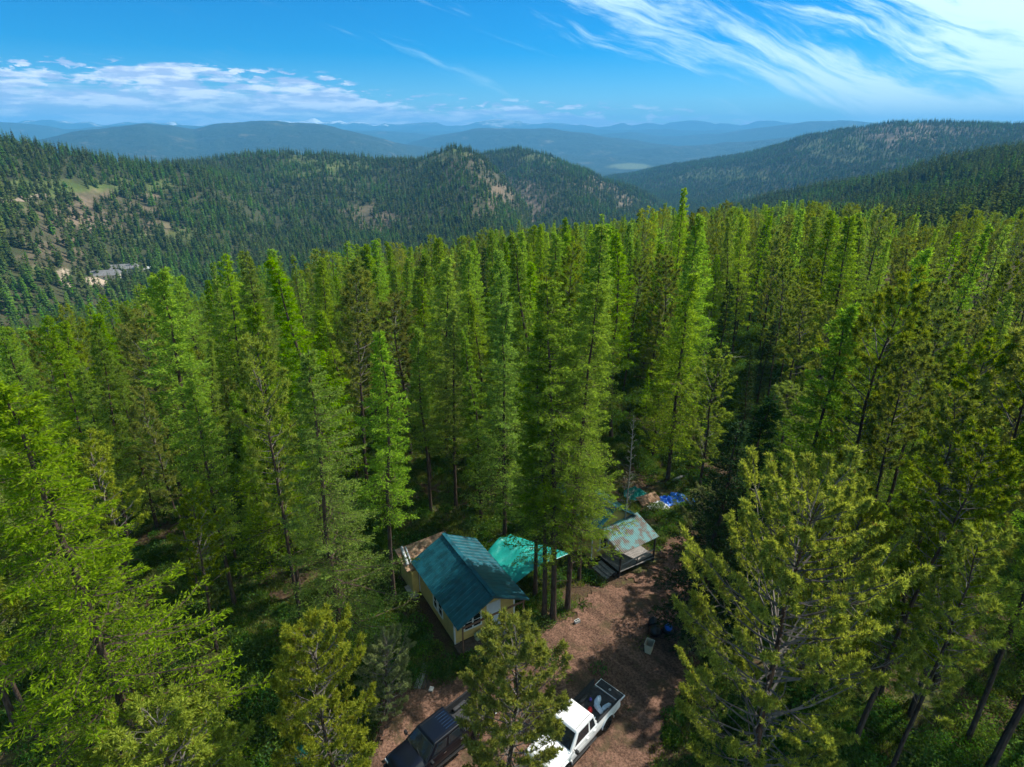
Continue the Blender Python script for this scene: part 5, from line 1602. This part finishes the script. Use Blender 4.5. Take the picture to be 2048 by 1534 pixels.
        em.bar((-0.045, YR - 0.33, 0.953), (0.045, YR - 0.33, 0.953), 0.016, 0.012)
        em.build('round_emblem', M_WHITE, tgt)
        MB().box((-0.12, YR - 0.42, 0.946), (0.12, YR - 0.24, 0.949)).build('handle', M_TRIM, tgt)
        for sx in (-1, 1):
            MB().tube([(sx * 0.83, YR - 0.02, belt - 0.05), (sx * 0.82, YR - 0.25, 1.10), (sx * 0.82, YR - 0.50, 0.95)], 0.012, 5).build('strap', M_CHROME, tgt)
    # wheels
    for sx in (-1, 1):
        for cy_ in (wr_, wf_):
            prof = [(0.24, 0.0), (0.36, 0.0), (0.405, 0.03), (0.42, 0.07), (0.42, 0.20), (0.405, 0.24), (0.36, 0.27), (0.24, 0.27)]
            n = 28; vs2 = []; fs2 = []
            for k in range(n):
                a = 2 * math.pi * k / n
                for (r_, w__) in prof:
                    kn = 0.006 if (k % 2 and 0.05 < w__ < 0.22) else 0
                    vs2.append((sx * (1.02 - w__), cy_ + (r_ - kn) * math.cos(a), 0.42 + (r_ - kn) * math.sin(a)))
            m_ = len(prof)
            for k in range(n):
                for j in range(m_ - 1):
                    k2 = (k + 1) % n
                    fs2.append((k * m_ + j, k2 * m_ + j, k2 * m_ + j + 1, k * m_ + j + 1))
            wh = MB().add(vs2, fs2).build('wheel', M_TYRE, t)
            rim = MB()
            rim.tube([(sx * 0.99, cy_, 0.42), (sx * 0.86, cy_, 0.42)], [0.06, 0.06], 12)
            for s_ in range(6):
                a = s_ * math.pi / 3
                rim.bar((sx * 0.985, cy_ + 0.04 * math.cos(a), 0.42 + 0.04 * math.sin(a)), (sx * 0.975, cy_ + 0.23 * math.cos(a), 0.42 + 0.23 * math.sin(a)), 0.055, 0.03)
            rim.tube([(sx * 0.975, cy_ + 0.235 * math.cos(a), 0.42 + 0.235 * math.sin(a)) for a in np.linspace(0, 2 * math.pi, 25)], 0.018, 6, cap=False)
            rim.tube([(sx * 0.80, cy_, 0.42), (sx * 0.79, cy_, 0.42)], 0.24, 20)
            rim.build('rim', M_TRIM if not rack else M_CHROME, wh)
    # roof details
    for sx in (-1, 1):
        MB().bar((sx * 0.60, r0_ + 0.12, zt + 0.027), (sx * 0.60, r1_ - 0.12, zt + 0.027), 0.025, 0.012).build('roof_strip', M_TRIM, t)
    if rack:
        for i in range(6):
            x_ = -0.45 + i * 0.18
            MB().bar((x_, r0_ + 0.14, zt + 0.025), (x_, r0_ + 0.75, zt + 0.025), 0.018, 0.014).build('roof_rib', M_CHROME, t)
    for x_ in (-0.45, 0.35):
        MB().bar((x_, cab1 + 0.03, 1.335), (x_ + 0.5, cab1 - 0.12, 1.43), 0.02, 0.02).build('wiper', M_TRIM, t)
    return t


HV = (-0.69, -0.724)
pickup('pickup_truck', 'white pickup truck with its tailgate down and sacks in the open bed', (5.51 + 3.0 * HV[0] - 0.0, 25.27 + 3.0 * HV[1], 0.04), math.atan2(0.69, -0.724), M_WPAINT, False, False)
pickup('pickup_truck', 'black pickup truck nose down to the left under the young pine', (-3.75, 22.65, 0.04), math.atan2(0.72, -0.69), M_BPAINT, True, True)
def tb(x_, y_, z_):
    """point in the white pickup's frame"""
    a = math.atan2(0.69, -0.724); c, s = math.cos(a), math.sin(a)
    return (5.51 + 3.0 * HV[0] + x_ * c - y_ * s, 25.27 + 3.0 * HV[1] + x_ * s + y_ * c, 0.04 + z_)
WA = math.atan2(0.69, -0.724)
def cargo(name, x_, y_, rx, ry, rz_, m, label, cat, seed, rot=0):
    p = tb(x_, y_, 0.86)
    return lump(name, p[0], p[1], rx, ry, rz_, m, label, cat, seed, z=p[2], knot=False, rot=WA + rot)
cargo('sack', 0.05, -2.15, 0.17, 0.45, 0.12, M_BLUEWHITE, 'pale blue long rolled sack in the bed of the white pickup, upper one', 'sack', 41, 0.35)
cargo('sack', -0.25, -1.85, 0.16, 0.42, 0.13, M_BLUEWHITE, 'white and pale sack lying across the middle of the pickup bed', 'sack', 42, 1.2)
cargo('sack', -0.5, -2.2, 0.14, 0.40, 0.11, M_BLUEWHITE, 'pale sack at the tailgate end nearest the wheel side of the bed', 'sack', 43, -0.15)
cargo('red_bag', 0.02, -1.40, 0.13, 0.20, 0.15, M_RED, 'small bright red bag in the bed of the white pickup', 'bag', 44, 0.5)
cargo('jug', 0.42, -2.0, 0.08, 0.08, 0.13, M_VIOLET, 'violet and white jug beside the sacks in the pickup bed', 'jug', 45)
cargo('tin', -0.02, -0.98, 0.07, 0.07, 0.06, M_PALE, 'small white tin near the cab in the pickup bed', 'tin', 46)
cargo('toolbox', 0.62, -1.0, 0.18, 0.32, 0.10, M_WOOD, 'grey flat case by the wheel well in the pickup bed', 'case', 48)
cargo('scrap', -0.42, -1.2, 0.10, 0.14, 0.05, M_CHROME, 'shiny bits of scrap on the bed floor near the cab of the white pickup', 'scrap', 47)

# ------------------------------------------------------------------ houses down in the valley
M_GREYROOF = mat('grey_shingle_roof', (0.16, 0.155, 0.16), 0.9, var=0.2, scale=0.8)
M_CREAM = mat('cream_wall', (0.55, 0.50, 0.42), 0.8)
def house(px, py, L_, wd, ht, rz, label, roofm=M_GREYROOF, n=3):
    x_, y_, z_ = hit(px, py)
    t = empty('house', label, 'house', (x_, y_, z_), rz)
    MB().box((-L_ / 2, -wd / 2, -3), (L_ / 2, wd / 2, ht)).build('wall', M_CREAM, t)
    e = 0.9
    vs = [(-L_ / 2 - e, -wd / 2 - e, ht - 0.3), (L_ / 2 + e, -wd / 2 - e, ht - 0.3), (L_ / 2 + e, wd / 2 + e, ht - 0.3), (-L_ / 2 - e, wd / 2 + e, ht - 0.3), (-L_ / 2 - e * 0.3, 0, ht + wd * 0.27), (L_ / 2 + e * 0.3, 0, ht + wd * 0.27)]
    MB().add(vs, [(0, 1, 5, 4), (2, 3, 4, 5), (0, 4, 3), (1, 2, 5), (3, 2, 1, 0)]).build('roof', roofm, t)
    for i in range(n):
        xx = -L_ / 2 + (i + 0.5) * L_ / n
        f_ = MB().box((xx - 0.9, -wd / 2 - 0.12, 1.0), (xx + 0.9, -wd / 2 - 0.01, 2.4)).build('window', M_WHITE, t)
        MB().box((xx - 0.75, -wd / 2 - 0.16, 1.1), (xx + 0.75, -wd / 2 - 0.125, 2.3)).build('pane', M_GLASS, f_)
    return t
house(213, 557, 19, 11, 3.6, R(18), 'long grey roofed house on pale bare ground in the valley, nearer of the two')
house(249, 546, 20, 11, 4.2, R(20), 'grey roofed house just behind and right of the nearer valley house', n=4)
house(302, 543, 7, 5, 3.0, R(10), 'small white roofed shed right of the two valley houses', M_WHITE, 1)


def track(pts, wd, name='dirt_track'):
    P = []
    for (a, b_) in zip(pts[:-1], pts[1:]):
        n = max(2, int(math.hypot(b_[0] - a[0], b_[1] - a[1]) / 8))
        for k in range(n):
            P.append((a[0] + (b_[0] - a[0]) * k / n, a[1] + (b_[1] - a[1]) * k / n))
    P.append(pts[-1])
    Q = [np.array(hit(*p)) for p in P]
    vs = []; fs = []
    for i, q in enumerate(Q):
        d = Q[min(i + 1, len(Q) - 1)] - Q[max(i - 1, 0)]; d = d[:2] / (np.linalg.norm(d[:2]) + 1e-9)
        for s in (-1, -0.33, 0.33, 1):
            p = q[:2] + np.array([-d[1], d[0]]) * s * wd / 2
            vs.append((p[0], p[1], float(height(p[0], p[1])) + 0.5))
    for i in range(len(Q) - 1):
        for k in range(3):
            fs.append((i * 4 + k, i * 4 + k + 1, i * 4 + 5 + k, i * 4 + 4 + k))
    return tag(MB().add(vs, fs).build(name, M_TRACK, None), kind='structure')
M_TRACK = mat('pale_dirt', (0.22, 0.17, 0.12), 0.95, var=0.2, scale=0.3)
track([(0, 405), (30, 402), (60, 398), (95, 390)], 5)
track([(165, 462), (185, 452), (205, 446)], 5)
track([(120, 545), (126, 560), (135, 575)], 7)

# ------------------------------------------------------------------ undergrowth
def tuft_mesh(seed, n, r, h, leaf, blade):
    g = np.random.default_rng(seed); q = QB()
    a = g.random(n) * 6.283; rr_ = np.sqrt(g.random(n)) * r
    c = np.column_stack([np.cos(a) * rr_, np.sin(a) * rr_, np.zeros(n) if blade else h * g.random(n) * (1 - (rr_ / r) ** 2 * 0.6)])
    if blade:
        d = np.column_stack([g.normal(size=n) * 0.35, g.normal(size=n) * 0.35, np.ones(n)])
        kites(q, c, d, h * g.uniform(0.5, 1.2, n), np.full(n, 0.018), g, 0, cross=False)
    else:
        d = g.normal(size=(n, 3)) + np.array([0, 0, 0.3])
        kites(q, c, d, 0.10 * g.uniform(0.8, 1.6, n), np.full(n, 0.035), g, 0, cross=False)
        for i in range(6):
            e = c[g.integers(n)]
            q.tube([[0, 0, -0.1], e * 0.5, e], [0.012, 0.009, 0.004], 3, 1)
    return q.mesh('undergrowth', [leaf, M_BARK])
UG = library('undergrowth_kinds', [tuft_mesh(1, 90, 0.35, 0.32, L_GRASS, True), tuft_mesh(2, 110, 0.5, 0.22, L_GRASS, True), tuft_mesh(3, 260, 0.55, 0.5, L_SHRUB, False), tuft_mesh(4, 420, 0.8, 1.1, L_SHRUB, False), tuft_mesh(5, 160, 0.5, 0.2, L_SHRUB, False)])
g = np.random.default_rng(9)
n = 90000
a = np.radians(g.uniform(-54, 54, n)); r = np.sqrt(g.uniform(12 ** 2, 125 ** 2, n))
ux = r * np.sin(a); uy = r * np.cos(a)
ind = np.zeros(n, bool)
for i in range(len(DRV)):
    x1, y1 = DRV[i]; x2, y2 = DRV[i - 1]
    ind ^= ((y1 > uy) != (y2 > uy)) & (ux < (x2 - x1) * (uy - y1) / (y2 - y1) + x1)
def inrect(ox, oy, rz, x0, x1, y0, y1):
    dx, dy = ux - ox, uy - oy
    lx = dx * math.cos(rz) + dy * math.sin(rz); ly = -dx * math.sin(rz) + dy * math.cos(rz)
    return (lx > x0) & (lx < x1) & (ly > y0) & (ly < y1)
bl = inrect(-3.71, 29.51, CR, -0.9, 5.2, -1.3, 8.5) | inrect(6.35, 37.55, PR, -0.8, 5.2, -2.8, 6)
dn = fbm(ux / 4, uy / 4, 3, 201)
keep = ~bl & (~ind | (g.random(n) < 0.012)) & (g.random(n) < np.clip((dn - 0.33) * 5, 0.10 + 0.15 * (r < 50), 1))
ux, uy, r, dn = ux[keep], uy[keep], r[keep], dn[keep]
m = len(ux)
big = fbm(ux / 7 + 30, uy / 7, 3, 211)
idx = g.choice([0, 1, 1, 4], m)
idx = np.where((g.random(m) < 0.25), 2, idx)
idx = np.where((big > 0.56 - 0.10 * (ux > 12)) & (g.random(m) < 0.5), 3, idx)
near_yard = (r < 47) & (ux > -12) & (ux < 16)
idx = np.where(near_yard & (idx == 3), 2, idx)
s = g.uniform(0.6, 1.4, m) * np.where(idx == 3, 1.2, 1.0)
scatter('undergrowth', np.column_stack([ux, uy, height(ux, uy)]), s, g.random(m) * 6.28, idx, UG, 'grass tufts and low leafy shrubs covering the forest floor', 'undergrowth')
print('undergrowth', m, 'tris', sum(len(me.polygons) * 2 for me in bpy.data.meshes))
